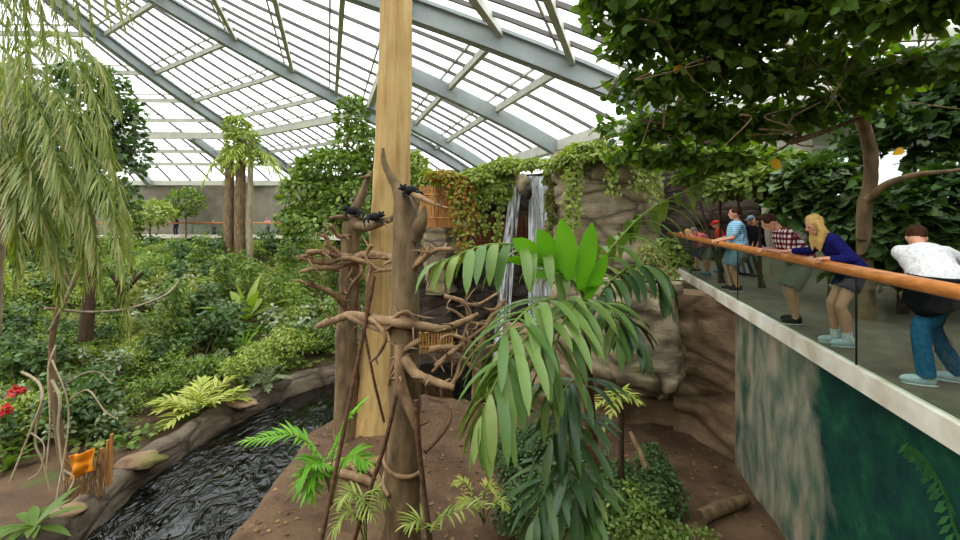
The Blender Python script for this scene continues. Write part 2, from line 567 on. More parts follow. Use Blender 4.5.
for az in sec:
    mb = MB(); P = [FP(az, r) for r in np.linspace(22.5, R_OUT, 8)]
    beam(mb, P, .4, .6)
    struct(mb.build('roof_beam', M['steel'], smooth=False))
both = sorted(prim + sec)
for r in RINGS:
    L = both if r > 22 else prim
    thick = abs(r - 22.5) < .1
    mb = MB()
    for a0, a1 in zip(L[:-1], L[1:]):
        beam(mb, [FP(a0, r, .02), FP(a1, r, .02)], .3 if thick else .17, .5 if thick else .26)
        beam(mb, [FP(a0, r - .4, .1), FP(a1, r - .4, .1)], .07, .09)
    struct(mb.build('ring_beam', M['alu'], smooth=False))
mb = MB()
for a0, a1 in zip(both[:-1], both[1:]): beam(mb, [FP(a0, R_OUT + .1, .1), FP(a1, R_OUT + .1, .1)], .5, .45)
struct(mb.build('eaves_beam', M['alu'], smooth=False))
for L, r0, r1, n in ((prim, 9.4, 22.5, 9), (both, 22.5, R_OUT, 0)):       # glazing bars and panes, bay by bay
    for a0, a1 in zip(L[:-1], L[1:]):
        mb = MB()
        k_ = (n if a1 > 20 else 6) if n else max(3, round((a1 - a0) / (2.6 if a1 > 20 else 3.6)))
        mixp = lambda t, r, dz: FP(a0, r, dz) * (1 - t) + FP(a1, r, dz) * t
        for k in range(1, k_):
            beam(mb, [mixp(k / k_, r, .1) for r in np.linspace(r0, r1, 8)], .09, .12)
        struct(mb.build('roof_bar', M['bar'], smooth=False))
        G = np.array([[mixp(t, r, .13) for r in np.linspace(1.2 if n else r0, r1, 16)] for t in (0, 1)])
        struct(grid(MB(), G).build('ceiling_glazing', M['pane']))

# ---- perimeter wall, slab ceiling over the gallery side, back walls
def arc_wall(name, a0, a1, r, z0, z1, t, mat):
    A = np.arange(a0, a1 + .1, 2.0)
    pts = [np.array(RP(a, r)) for a in A]
    G = []
    for (rr, z) in ((r, z0), (r, z1), (r + t, z1), (r + t, z0)):
        G.append([[RP(a, rr)[0], RP(a, rr)[1], z] for a in A])
    return struct(grid(MB(), np.array(G)).build(name, mat, smooth=False))


arc_wall('wall_far', -56, 64, 29.5, -6, 5.0, .4, M['concrete'])
mb = MB()
A = np.arange(60, 129, 3)
G = np.array([[[RP(a, rr)[0], RP(a, rr)[1], 5.05 + (.25 if up else 0)] for a in A] for rr, up in ((34, 0), (34, 1), (47, 1), (47, 0), (34, 0))])
struct(grid(mb, G).build('ceiling', M['concrete'], smooth=False))
G = np.array([[[RP(a, rr)[0], RP(a, rr)[1], 5.1] for a in A] for rr in (30, 34.1)])
struct(grid(MB(), G).build('ceiling_glazing', M['pane'], smooth=False))
mb = MB()
for a in A: beam(mb, [[RP(a, rr)[0], RP(a, rr)[1], 5.09] for rr in (30.2, 34.1)], .1, .2)
struct(mb.build('roof_bar', M['alu'], smooth=False))
mb = MB(); box(mb, (8.5, 13.2, -.3), (9.75, 13.6, 5.95)); box(mb, (9.75, 13.2, -.3), (19, 13.6, 1.9)); box(mb, (9.75, 13.2, 5.6), (19, 13.6, 5.95))
struct(mb.build('wall_back', M['plaster'], smooth=False))
mb = MB(); box(mb, (9.75, 13.38, 1.9), (19, 13.42, 5.6)); struct(mb.build('window_1', M['window'], smooth=False))
mb = MB()
for x in np.arange(9.75, 19.1, 1.55): box(mb, (x - .06, 13.3, 1.9), (x + .06, 13.5, 5.6))
box(mb, (9.75, 13.3, 3.7), (19, 13.5, 3.8))
struct(mb.build('window_frame', M['alu'], smooth=False))
mb = MB(); box(mb, (15, -4, -.3), (15.4, 13.2, 5.95)); struct(mb.build('wall_right', M['plaster'], smooth=False))
mb = MB(); box(mb, (-40, -4.4, -6), (15, -4, 5.6)); struct(mb.build('wall_rear', M['concrete'], smooth=False))

# ---- terrain on the left bank
RIM = np.array([(-7.6, -4), (-7.1, 2), (-7.15, 6), (-7.3, 8), (-7.45, 9.7), (-7.35, 11.4), (-6.95, 13.2), (-6.1, 15), (-4.6, 16.6), (-2.5, 17.9), (-.6, 18.6)])
RIMC = catmull(np.c_[RIM, np.zeros(len(RIM))], 8)[:, :2]


def rim_d(x, y):
    """signed distance to the pool's rim: positive on the planted side"""
    d2 = (RIMC[:, 0] - x) ** 2 + (RIMC[:, 1] - y) ** 2
    i = int(np.argmin(d2)); i0 = max(0, min(i, len(RIMC) - 2))
    t = RIMC[i0 + 1] - RIMC[i0]; n = np.array([-t[1], t[0]])
    return math.copysign(math.sqrt(d2[i]), (x - RIMC[i0][0]) * n[0] + (y - RIMC[i0][1]) * n[1])


def land_z(x, y):
    d = rim_d(x, y)
    if d < .25: return -5.3
    z = -3.85 + .105 * d + .25 * noise.noise(Vector((x * .35, y * .35, 3))) + .08 * noise.noise(Vector((x * 1.3, y * 1.3, 9)))
    return min(z, -1.75 + .15 * noise.noise(Vector((x * .3, y * .3, 6))))


xs = np.arange(-34, 2.01, .4); ys = np.arange(-4, 44.01, .4)
G = np.array([[[x, y, land_z(x, y)] for y in ys] for x in xs])
struct(grid(MB(), G).build('ground_bank', M['bank_soil']))
mb = MB()
prof = [(-.12, -5.4), (-.1, -4.2), (-.02, -3.9), (.05, -3.72), (.3, -3.66), (.5, -3.74), (.55, -4.3)]
T = nrm(np.gradient(RIMC, axis=0)); Nn = np.c_[-T[:, 1], T[:, 0]]
RIMF = catmull(np.c_[RIM, np.zeros(len(RIM))], 16)[:, :2]; T = nrm(np.gradient(RIMF, axis=0)); Nn = np.c_[-T[:, 1], T[:, 0]]
G = []
for i, p in enumerate(RIMF):
    row = []
    for (d, z) in prof:
        q = .1 * noise.noise(Vector((p[0] * 1.1, p[1] * 1.1, z * 2))) + .05 * noise.noise(Vector((p[0] * 4, p[1] * 4, z * 3)))
        row.append([p[0] + Nn[i][0] * (d + q), p[1] + Nn[i][1] * (d + q), z + (q * .8 if z > -4 else 0)])
    G.append(row)
struct(grid(MB(), np.array(G)).build('curb', M['curb']))

# ---- island and pit floor
ISL = np.array([(-5.3, 3), (-4.75, 7), (-4.62, 8.4), (-4.7, 10), (-4.7, 11.4), (-4.3, 12.7), (-3.2, 13.7), (-1.6, 14.1), (-.2, 13.5), (.9, 12.9), (2.2, 13.2), (3.6, 13.0), (7, 12.5), (7, 3)])


def poly_d(x, y, P):
    inside, best = False, 1e9
    n = len(P)
    for i in range(n):
        x0, y0 = P[i]; x1, y1 = P[(i + 1) % n]
        dx, dy = x1 - x0, y1 - y0
        t = max(0, min(1, ((x - x0) * dx + (y - y0) * dy) / (dx * dx + dy * dy)))
        best = min(best, math.hypot(x - x0 - t * dx, y - y0 - t * dy))
        if (y0 > y) != (y1 > y) and x < x0 + (y - y0) / (y1 - y0) * dx: inside = not inside
    return best if inside else -best


def isl_z(x, y):
    d = poly_d(x, y, ISL)
    t = max(0, min(1, (d + .25) / .8)); t = t * t * (3 - 2 * t)
    top = -3.68 - .03 * max(0, x) + .14 * noise.noise(Vector((x * .8, y * .8, 1))) + .05 * noise.noise(Vector((x * 2.6, y * 2.6, 5)))
    if x > -3: top += .25 * math.exp(-((x + 1.2) ** 2 / 3 + (y - 10.5) ** 2 / 6))
    return -5.4 + t * (top + 5.4)


xs = np.arange(-6.4, 7.01, .17); ys = np.arange(3, 15.01, .17)
G = np.array([[[x, y, isl_z(x, y)] for y in ys] for x in xs])
struct(grid(MB(), G).build('ground_island', M['soil']))
mb = MB(); G = np.array([[[x, y, -4.2] for y in (-4, 8, 20, 24)] for x in (-9, -4, 2, 7)])
struct(grid(mb, G).build('pool_water', M['water']))

# ---- gallery slab with balustrade
def rail_x(y): return 3.1 + .23 * y


Y0, Y1 = -3.5, 16.7
ux, uy = nrm([.23, 1.0]); nx, ny = uy, -ux           # along the edge; inward normal (away from the pit)


def RE(y, d, z):
    """a point d metres in from the slab's edge, at the edge's distance y"""
    return np.array([rail_x(y) + nx * d, y + ny * d, z])


mb = MB()
mb.add([RE(Y0, 0, -.25), RE(Y1, 0, -.25), RE(Y1 + 6, 7.5, -.25), RE(Y0, 12, -.25), RE(Y0, 0, -.012), RE(Y1, 0, -.012), RE(Y1 + 6, 7.5, -.012), RE(Y0, 12, -.012)], BOXF)
struct(mb.build('floor_slab', M['slab_edge'], smooth=False))
mb = MB()
mb.add([RE(Y0, .1, -.05), RE(Y1, .1, -.05), RE(Y1 + 6, 7.5, -.05), RE(Y0, 12, -.05), RE(Y0, .1, 0), RE(Y1, .1, 0), RE(Y1 + 6, 7.5, 0), RE(Y0, 12, 0)], BOXF)
struct(mb.build('floor', M['deck'], smooth=False))
# mural wall below the slab
mb = MB()
mb.add([RE(-3.5, .35, -5), RE(10.35, .35, -5), RE(10.35, .65, -5), RE(-3.5, .65, -5), RE(-3.5, .35, -.25), RE(10.35, .35, -.25), RE(10.35, .65, -.25), RE(-3.5, .65, -.25)], BOXF)
wl = struct(mb.build('wall_mural', M['mural'], smooth=False))

hr = MB()
tube(hr, [RE(y, .05, 1.08) for y in (-3.4, 2, 6, 10, 16.6)], .07, 16, 4)
o = hr.build('handrail', M['rail']); tag(o, 'round polished wooden handrail along the near gallery balustrade', 'handrail')
ends = [-2.8, 1.2, 5.2, 9.2, 13.2, 16.6]
names = ['glass balustrade panel in front of the person in jeans and white top', None, None, None, None]
labs = ['glass balustrade panel nearest the camera, at the edge of view below the handrail',
        'glass balustrade panel in front of the person in blue jeans',
        'glass balustrade panel in front of the checked-shirt man and blonde woman',
        'glass balustrade panel in front of the man in the light blue shirt',
        'glass balustrade panel at the far end in front of the leaning children']
for i in range(len(ends) - 1):
    a, b = ends[i] + .012, ends[i + 1] - .012
    if i == 0: continue
    t = thing('glass_panel', labs[i], 'glass panel', RE(a, .05, 0), 'balustrade panels of the near gallery')
    mb = MB(); mb.add([RE(a, .04, 0), RE(b, .04, 0), RE(b, .055, 0), RE(a, .055, 0), RE(a, .04, 1.03), RE(b, .04, 1.03), RE(b, .055, 1.03), RE(a, .055, 1.03)], BOXF)
    mb.build('pane', M['glass'], t, False)
    mb = MB()
    mb.add([RE(a - .012, .038, 0), RE(a - .002, .038, 0), RE(a - .002, .057, 0), RE(a - .012, .057, 0), RE(a - .012, .038, 1.03), RE(a - .002, .038, 1.03), RE(a - .002, .057, 1.03), RE(a - .012, .057, 1.03)], BOXF)
    mb.build('edge_strip', M['black'], t, False)

# ---- far gallery below the perimeter wall
A = np.arange(-40, 34, 2)
G = np.array([[[RP(a, rr)[0], RP(a, rr)[1], z] for a in A] for rr, z in ((27.4, -.3), (27.4, 0), (29.4, 0), (29.4, -.3), (27.4, -.3))])
struct(grid(MB(), G).build('floor_far', M['slab_edge'], smooth=False))
G = np.array([[[RP(a, 28.6)[0], RP(a, 28.6)[1], z] for a in A] for z in (-4, -.3)])
struct(grid(MB(), G).build('wall_under_far_gallery', M['rock_dark'], smooth=False))
mb = MB(); tube(mb, [[RP(a, 27.45)[0], RP(a, 27.45)[1], 1.08] for a in A], .07, 10, 1)
tag(mb.build('handrail', M['rail']), 'distant wooden handrail along the far gallery under the grey wall', 'handrail')
for i, (a0, a1) in enumerate(((-4, 0), (0, 4), (4, 8), (8, 12), (12, 16), (16, 20))):
    mb = MB()
    G = np.array([[[RP(a, rr)[0], RP(a, rr)[1], z] for a in (a0 + .06, (a0 + a1) / 2, a1 - .06)] for rr, z in ((27.44, 0), (27.44, 1.02), (27.46, 1.02), (27.46, 0))])
    tag(grid(mb, G).build('glass_panel', M['glass'], smooth=False), 'distant glass panel below the wooden handrail of the far gallery', 'glass panel', 'balustrade panels of the far gallery')


# ---- cliffs
def cliff(name, line, z0, z1, mat, amp=.35, seed=0, res=.16, block=1.0, lean=0.0, thick=.8, bulge=None):
    """rock face along a plan line, blocky strata pushed in and out, closed with a back"""
    L2 = np.asarray(line, float)
    seg = np.r_[0, np.cumsum(np.linalg.norm(np.diff(L2, axis=0), axis=1))]
    n = max(4, int(seg[-1] / res)); m = max(4, int((z1 - z0) / res))
    S = np.linspace(0, seg[-1], n)
    X = np.interp(S, seg, L2[:, 0]); Yv = np.interp(S, seg, L2[:, 1])
    T = nrm(np.c_[np.gradient(X), np.gradient(Yv)]); Nx, Ny = -T[:, 1], T[:, 0]       # outward = left of the walking direction
    G = np.zeros((n, m, 3))
    for i in range(n):
        for j in range(m):
            z = z0 + (z1 - z0) * j / (m - 1)
            s = S[i] + .35 * noise.noise(Vector((S[i] * .9, z * .9, seed)))
            zz = z + .3 * noise.noise(Vector((S[i] * .6, z * .8, seed + 4)))
            row = math.floor(zz / (.62 * block))
            colm = math.floor(s / (1.25 * block) + row * .37)
            h = random.Random(row * 131 + colm * 17 + seed * 7).uniform(-1, 1)
            fz = zz / (.62 * block) - row; fx = s / (1.25 * block) + row * .37 - colm
            edge = min(fz, 1 - fz, (fx) * 1.6, (1 - fx) * 1.6)
            d = amp * (.75 * h * min(1, edge * 7) - .55 * max(0, 1 - edge * 9)) + amp * .7 * noise.noise(Vector((S[i] * .5, z * .5, seed + 2))) + amp * .25 * noise.noise(Vector((S[i] * 2.4, z * 2.4, seed)))
            d += lean * (z - z0)
            if bulge: d += bulge(S[i], z)
            G[i, j] = (X[i] + Nx[i] * d, Yv[i] + Ny[i] * d, z)
    mb = MB(); grid(mb, G)
    back = np.stack([np.c_[X - Nx * thick, Yv - Ny * thick, np.full(n, z)] for z in (z0, z1)], 1)
    top = np.stack([G[:, -1], back[:, 1]], 1); bot = np.stack([back[:, 0], G[:, 0]], 1)
    grid(mb, top); grid(mb, bot); grid(mb, back[:, ::-1])
    for e in (0, -1):
        R = np.stack([G[e], np.stack([np.r_[back[e, 0, :2], z] for z in G[e, :, 2]])], 0)
        grid(mb, R)
    return struct(mb.build(name, mat))


# walls are walked from right to left so that "outward" faces the camera
cliff('wall_cliff_under_gallery', [(6.0, 10.1), (5.35, 11.2), (4.9, 11.4)], -5, -.22, M['rock_brown'], .16, 3, .12, 1.3)
cliff('wall_cliff_recess', [(12, 13.2), (6.6, 13.2), (4.9, 13.5)], -5, -.27, M['rock_brown'], .12, 29, .2, 1.3)
cliff('wall_cliff_block', [(4.95, 12.6), (4.75, 10.6), (4.45, 10.1), (3.2, 10.4), (2.3, 11.3), (1.9, 12.6)], -2.55, .15, M['rock'], .2, 5, .1, .95,
      bulge=lambda s, z: -.45 * max(0, (-1.8 - z)) - .3 * max(0, z + .3))
cliff('wall_cliff_base', [(5.2, 11.6), (4.6, 11.7), (3.2, 12.0), (1.8, 13.2), (.6, 15.0)], -5, -1.9, M['rock_brown'], .25, 8, .14, 1.2)
cliff('wall_cliff_upper', [(6.75, 19), (6.6, 16.1), (5.9, 14.9), (4.4, 14.6), (3.3, 15.0), (2.75, 16.2), (2.75, 18.8)], -2.5, 4.05, M['rock'], .28, 11, .14, 1.15,
      bulge=lambda s, z: .0)
cliff('wall_cliff_fall', [(2.95, 17.6), (2.2, 19.0), (1.0, 19.3), (-.1, 19.0)], -5, 3.5, M['rock_dark'], .25, 14, .16)
cliff('wall_cliff_left', [(.0, 19.4), (-.9, 19.5), (-1.2, 19.1), (-2.7, 19.3), (-3.4, 20.4)], -5, 1.1, M['rock_dark'], .3, 17, .18)
cliff('wall_lookout_rock', [(-.7, 20.0), (-.85, 18.5), (-1.4, 18.1), (-2.3, 18.3), (-2.7, 19.6)], -1.5, 1.25, M['rock'], .2, 19, .1, .9,
      bulge=lambda s, z: -.3 * max(0, min(1.0, .3 - z)))
cliff('wall_dark_backing', [(10.5, 15.9), (8.8, 17.6), (6.6, 18.6)], -.3, 5.9, M['rock_dark'], .3, 23, .25)  # added backing; its dark rock colour stands in for the passage's shade

# ================================================================== PLANTS
def oval(w=.3, fold=.06, tip=.1):
    V = [(0, 0, 0), (0, .35, -fold * .4), (0, .7, -fold * .3), (0, 1, -tip), (-w * .9, .3, fold), (-w * .8, .68, fold * .6), (w * .9, .3, fold), (w * .8, .68, fold * .6)]
    Fc = [(0, 1, 4), (1, 5, 4), (1, 2, 5), (2, 3, 5), (0, 6, 1), (1, 6, 7), (1, 7, 2), (2, 7, 3)]
    return np.array(V, float), np.array(Fc)


def diamond(w=.28, fold=.06):
    return np.array([(0, 0, 0), (-w, .45, fold), (0, 1, -.05), (w, .45, fold)], float), np.array([(0, 2, 1), (0, 3, 2)])


def heart(w=.48):
    V = [(0, 0, 0), (-w * .6, -.12, .02), (-w, .28, .06), (-w * .7, .65, .03), (0, 1, -.12), (w * .7, .65, .03), (w, .28, .06), (w * .6, -.12, .02), (0, .4, -.03)]
    Fc = [(8, 1, 0), (8, 2, 1), (8, 3, 2), (8, 4, 3), (8, 5, 4), (8, 6, 5), (8, 7, 6), (8, 0, 7)]
    return np.array(V, float), np.array(Fc)


def scatter(mb, P, D, Nr, S, tmpl, mat=0):
    """leaf template at each point P, along D, facing Nr, of size S"""
    V, Fc = tmpl
    D = nrm(D); X = nrm(np.cross(D, Nr)); Z = np.cross(X, D)
    S = np.asarray(S)[:, None, None]
    A = P[:, None] + S * (V[None, :, 0:1] * X[:, None] + V[None, :, 1:2] * D[:, None] + V[None, :, 2:3] * Z[:, None])
    n, k = len(P), len(V)
    FF = (Fc[None] + (np.arange(n) * k)[:, None, None]).reshape(-1, Fc.shape[1])
    return mb.add(A.reshape(-1, 3), FF, mat)


def blob_leaves(mb, blobs, n, size, tmpl, rg, mat=0, shell=.65, droop=.35, flat=.5):
    """leaves over the outside of ellipsoid blobs [(centre, radii)], each turned out and up"""
    w = np.array([np.prod(np.sort(r)[1:]) for c, r in blobs]); w = w / w.sum()
    for (c, r), wi in zip(blobs, w):
        k = max(4, int(n * wi))
        d = nrm(rg.normal(size=(k, 3)))
        d[:, 2] = np.where(d[:, 2] < -.35, -d[:, 2], d[:, 2])
        rad = rg.uniform(shell, 1.06, k) ** .7
        P = np.asarray(c) + d * rad[:, None] * np.asarray(r)
        o = nrm(d / np.asarray(r))
        D = nrm(o * [1, 1, .3] + rg.normal(size=(k, 3)) * .55 - [0, 0, droop])
        N_ = nrm(o * (1 - flat) + np.array([0, 0, 1.0]) * flat + rg.normal(size=(k, 3)) * .35)
        scatter(mb, P, D, N_, size * rg.uniform(.6, 1.25, k), tmpl, mat)
    return mb


def strip_leaf(mb, base, d, length, width, droop, segs=5, mat=0, taper=.35, fold=.12, side=None, wmax=.35, pw=1.8):
    """one long leaf that bends down under its own weight"""
    p = np.array(base, float); d = nrm(d)
    st = length / segs
    L, Rr, C = [], [], []
    for i in range(segs + 1):
        t = i / segs
        s = np.cross(d, [0, 0, 1.0]) if side is None else side - d * (side @ d)
        if np.linalg.norm(s) < .05: s = np.array([1.0, 0, 0])
        s = nrm(s); u = np.cross(s, d)
        ww = width * (min(1, (t + .06) / wmax) ** .7 if t < wmax else 1 - (1 - taper * .2) * ((t - wmax) / (1 - wmax)) ** pw) * .5
        ww = max(ww, .004)
        C.append(p.copy()); L.append(p - s * ww + u * ww * fold * 2); Rr.append(p + s * ww + u * ww * fold * 2)
        p = p + d * st
        d = nrm(d - np.array([0, 0, droop * st / max(length, .01)]))
    V = np.concatenate([L, C, Rr]); n = segs + 1
    i = np.arange(segs)
    mb.add(V, np.concatenate([np.stack([i, i + n, i + n + 1, i + 1], 1), np.stack([i + n, i + 2 * n, i + 2 * n + 1, i + n + 1], 1)]), mat)


def frond(mb, pts, nl, ll, lw, droop, rg, spread=1.0, mats=(0, 1), r0=.02, start=.15, segs=4, lift=.15, taper=True, jit=.12, fold=.12, fwd=.45, pw=1.8):
    """a pinnate palm leaf: a midrib through pts with leaflets on both sides"""
    C = catmull(pts, 8)
    tube(mb, C, [r0, r0 * .7, r0 * .3], 5, 1, mats[1])
    T = nrm(np.gradient(C, axis=0))
    m = len(C) - 1
    for k in range(nl):
        t = start + (1 - start) * (k + .5) / nl
        x = t * m; i = min(int(x), m - 1); f = x - i
        p = C[i] * (1 - f) + C[i + 1] * f; d = T[i]
        s = np.cross(d, [0, 0, 1.0])
        s = nrm(s) if np.linalg.norm(s) > .1 else np.array([1.0, 0, 0])
        q = (t - start) / (1 - start)
        sz = (math.sin(PI * (.12 + .8 * q)) ** .6) if taper else 1 - .35 * q
        for sg in (-1, 1):
            dd = s * sg * spread * (1 - .45 * q) + d * (fwd + .55 * q) + np.array([0, 0, lift]) + rg.normal(size=3) * jit
            strip_leaf(mb, p, dd, ll * sz * rg.uniform(.85, 1.1), lw * (.6 + .4 * sz), droop * rg.uniform(.75, 1.25), segs, mats[0], fold=fold, pw=pw)
    strip_leaf(mb, C[-1], T[-1], ll * .6, lw, droop, segs, mats[0])


def arch(base, az, length, up, droop, n=6):
    """points of a midrib that leaves base towards azimuth az, rises and bends over"""
    d = np.array([math.cos(az) * math.cos(up), math.sin(az) * math.cos(up), math.sin(up)])
    p = np.array(base, float); P = [p.copy()]
    for i in range(n):
        p = p + d * length / n; P.append(p.copy())
        d = nrm(d - np.array([0, 0, droop / n]))
    return P


# ---- shrubs of the left bank: prototypes built at the origin, copied onto the slope
def shrub(name, label, cat, leaf, tmpl, n, size, blobs, stems=3, h=.6, seed=0, group=None, bark='bark', **kw):
    rg = np.random.default_rng(seed)
    t = thing(name, label, cat, group=group, local=True)
    f = MB(); blob_leaves(f, blobs, n, size, tmpl, rg, **kw)
    f.build('foliage', M[leaf], t)
    for k in range(stems):
        a = rg.uniform(0, 6.28); b = blobs[k % len(blobs)][0]
        s = MB(); tube(s, [(.08 * math.cos(a), .08 * math.sin(a), -.15), (b[0] * .5, b[1] * .5, h * .5), (b[0], b[1], b[2])], [.03, .022, .012], 6, 3)
        s.build('stem', M[bark], t)
    return t


def blobset(rg, n, R, H, r):
    return [((rg.normal() * R * .55, rg.normal() * R * .55, H * rg.uniform(.25, 1.0)), (r * rg.uniform(.4, 1.1), r * rg.uniform(.4, 1.1), r * rg.uniform(.4, .9))) for _ in range(n + 3)]


def fern(name, label, leaf, n, L, seed, lw=.05, ll=.25, nl=14, cat='fern', up=(.6, 1.2), droop=1.5, group=None):
    rg = np.random.default_rng(seed)
    t = thing(name, label, cat, group=group, local=True)
    for k in range(n):
        a = 2 * PI * k / n + rg.normal() * .25
        mb = MB(); frond(mb, arch((0, 0, .02), a, L * rg.uniform(.8, 1.15), rg.uniform(*up), droop), nl, ll, lw, .5, rg, segs=2, r0=.012)
        mb.build('frond', [M[leaf], M['stem_green']], t)
    return t


def straps(name, label, leaf, n, L, wd, seed, cat='plant', up=(.6, 1.3), droop=1.2, group=None):
    rg = np.random.default_rng(seed)
    t = thing(name, label, cat, group=group, local=True)
    for k in range(n):
        a = 2.4 * k + rg.normal() * .2; e = rg.uniform(*up)
        mb = MB(); strip_leaf(mb, (0, 0, 0), (math.cos(a) * math.cos(e), math.sin(a) * math.cos(e), math.sin(e)), L * rg.uniform(.75, 1.15), wd, droop, 7, wmax=.5)
        mb.build('leaf', M[leaf], t)
    return t


g0 = np.random.default_rng(5)
KINDS = {
    'round': shrub('bank_shrub', '', 'shrub', 'leaf_mid', oval(.3), 1100, .15, blobset(g0, 6, 1.0, 1.2, .62), 3, .8, 1, shell=.12, flat=.4),
    'light': shrub('bank_shrub', '', 'shrub', 'leaf_light', diamond(.26), 1400, .14, blobset(g0, 7, 1.1, 1.1, .6), 3, .7, 2, shell=.12, flat=.4),
    'dark': shrub('bank_shrub', '', 'shrub', 'leaf_dark', oval(.34), 800, .2, blobset(g0, 5, 1.0, 1.5, .65), 4, .9, 3, shell=.12, flat=.4),
    'grey': shrub('bank_shrub', '', 'shrub', 'leaf_grey', oval(.34), 460, .18, blobset(g0, 5, .9, 1.1, .5), 4, .7, 4, shell=.12, flat=.4),
    'tall': shrub('bank_shrub', '', 'shrub', 'leaf_mid', oval(.25), 700, .2, [((0.1 * g0.normal(), .1 * g0.normal(), .5 + .45 * k), (.45, .45, .38)) for k in range(5)], 3, 1.5, 5, shell=.05, flat=.4),
    'olive': shrub('bank_shrub', '', 'shrub', 'leaf_olive', diamond(.2), 1300, .17, blobset(g0, 6, 1.0, 1.0, .55), 3, .6, 6, shell=.12, flat=.4),
}
LBL = {
    ('round', 'n'): 'mid-green rounded shrub on the left bank close to the stream wall',
    ('round', 'm'): 'mid-green rounded shrub half way up the left bank',
    ('round', 'f'): 'mid-green rounded shrub at the foot of the far gallery',
    ('light', 'n'): 'fine-leaved yellow-green shrub on the left bank close to the stream wall',
    ('light', 'm'): 'fine-leaved yellow-green shrub half way up the left bank',
    ('light', 'f'): 'fine-leaved yellow-green shrub at the foot of the far gallery',
    ('dark', 'n'): 'dark broad-leaved shrub on the left bank close to the stream wall',
    ('dark', 'm'): 'dark broad-leaved shrub half way up the left bank',
    ('dark', 'f'): 'dark broad-leaved shrub at the foot of the far gallery',
    ('grey', 'n'): 'pale grey-green large-leaved shrub beside the stream wall',
    ('grey', 'm'): 'pale grey-green shrub half way up the left bank',
    ('tall', 'm'): 'slender upright green sapling among the shrubs of the left bank',
    ('tall', 'f'): 'slender upright green sapling at the foot of the far gallery',
    ('olive', 'm'): 'olive-green feathery shrub half way up the left bank',
    ('olive', 'f'): 'olive-green feathery shrub at the foot of the far gallery',
}
first = set()


def plant(kind, zone, x, y, sc, rz):
    root = KINDS[kind]
    z = land_z(x, y) - .05
    lab = LBL[(kind, zone)]; grp = lab.replace('shrub ', 'shrubs ').replace('sapling ', 'saplings ')
    if kind not in first:
        first.add(kind); o = root; o.location = (x, y, z); o.rotation_euler = (0, 0, rz); o.scale = (sc,) * 3; tag(o, lab, None, grp)
    else:
        o = dup(root, (x, y, z), rz, sc, lab, grp)
    return o


rp = random.Random(77)
spots = []


def try_spot(u, y, sep):
    x = (u - CX) / F * y
    if rim_d(x, y) < .9: return None
    for (u0, Ya, Yb, wd) in ((197, 10.8, 14.2, 34), (246, 16.5, 20.6, 30), (266, 12, 15, 22), (243, 15, 17.2, 22), (305, 15.2, 17.5, 20), (20, 7, 9.8, 26), (8, 8.5, 10.5, 26)):
        if abs(u - u0) < wd and Ya < y < Yb: return None
    if math.hypot(x - RCX, y - RCY) > 26.6: return None
    for (a, b, s) in spots:
        if math.hypot(a - x, b - y) < sep * .6 + s * .6 - .2: return None
    spots.append((x, y, sep))
    return x, y


for zone, n, yr, ks, scr, ur in (('f', 66, (27, 40), ['round', 'light', 'dark', 'olive', 'tall', 'light', 'round'], (.9, 1.35), (-10, 470)),
                             ('m', 74, (16, 27), ['light', 'round', 'olive', 'tall', 'grey', 'light', 'dark', 'tall', 'round', 'olive'], (.85, 1.45), (-20, 350)),
                             ('n', 34, (8.5, 17), ['dark', 'grey', 'round', 'light', 'dark', 'round'], (.55, .9), (-20, 330))):
    k = t_ = 0
    while k < n and t_ < 2500:
        t_ += 1
        s = rp.uniform(*scr)
        q = try_spot(rp.uniform(*ur), rp.uniform(*yr), s)
        if q is None: continue
        if zone == 'n' and q[0] > -9.6 and q[1] < 9.6: continue
        plant(ks[k % len(ks)], zone, q[0], q[1], s * rp.uniform(.9, 1.1), rp.uniform(0, 6.28)); k += 1

# low leaves nobody could count over the soil of the bank
rg = np.random.default_rng(9)
P = []
while len(P) < 30000:
    y = rg.uniform(9, 39); x = (rg.uniform(-30, 470) - CX) / F * y
    if rim_d(x, y) < .6 or math.hypot(x - RCX, y - RCY) > 27: continue
    if noise.noise(Vector((x * .45, y * .45, 2))) < -.3 and y < 22: continue
    if x > -10 and y < 10.2: continue
    P.append((x, y, land_z(x, y) + rg.uniform(.02, .2) + max(0, .75 * noise.noise(Vector((x * .8, y * .8, 7))))))
P = np.array(P); n = len(P)
mb = MB()
scatter(mb, P, nrm(rg.normal(size=(n, 3)) * [1, 1, .3] + [0, 0, .1]), nrm(rg.normal(size=(n, 3)) * .4 + [0, 0, 1]), rg.uniform(.1, .26, n), oval(.33))
tag(mb.build('ground_cover_leaves', M['leaf_mid']), 'low leafy ground cover between the shrubs of the left bank', 'ground cover', None, 'stuff')


# ---- trees
def tree(name, label, cat, base, trunk, blobs, n, size, tmpl, leaf, bark='bark', seed=0, r=.16, branches=True, group=None, **kw):
    """trunk: points; blobs: world-space crown blobs"""
    rg = np.random.default_rng(seed)
    t = thing(name, label, cat, base, group)
    mb = MB(); tube(mb, trunk, np.linspace(r, r * .45, len(trunk)), 10, 5, bump=.05); mb.build('trunk', M[bark], t)
    if branches:
        top = np.array(trunk[-1]); mid = np.array(trunk[len(trunk) // 2])
        for k, (c, rr) in enumerate(blobs[:7]):
            s = top if k % 2 == 0 else mid * .4 + top * .6
            m_ = (s + np.array(c)) / 2 + rg.normal(size=3) * .12
            b = MB(); tube(b, [s, m_, c], [r * .4, r * .28, r * .1], 6, 4); b.build('branch', M[bark], t)
    f = MB(); blob_leaves(f, blobs, n, size, tmpl, rg, **kw); f.build('foliage', M[leaf], t)
    return t


def WB(u, v, Y, ru, rv, ry=None):
    """a crown blob around photo point (u, v) at distance Y with radii given in photo pixels"""
    k = Y / F
    return (W(u, v, Y), (ru * k, (ry if ry else ru) * k, rv * k))


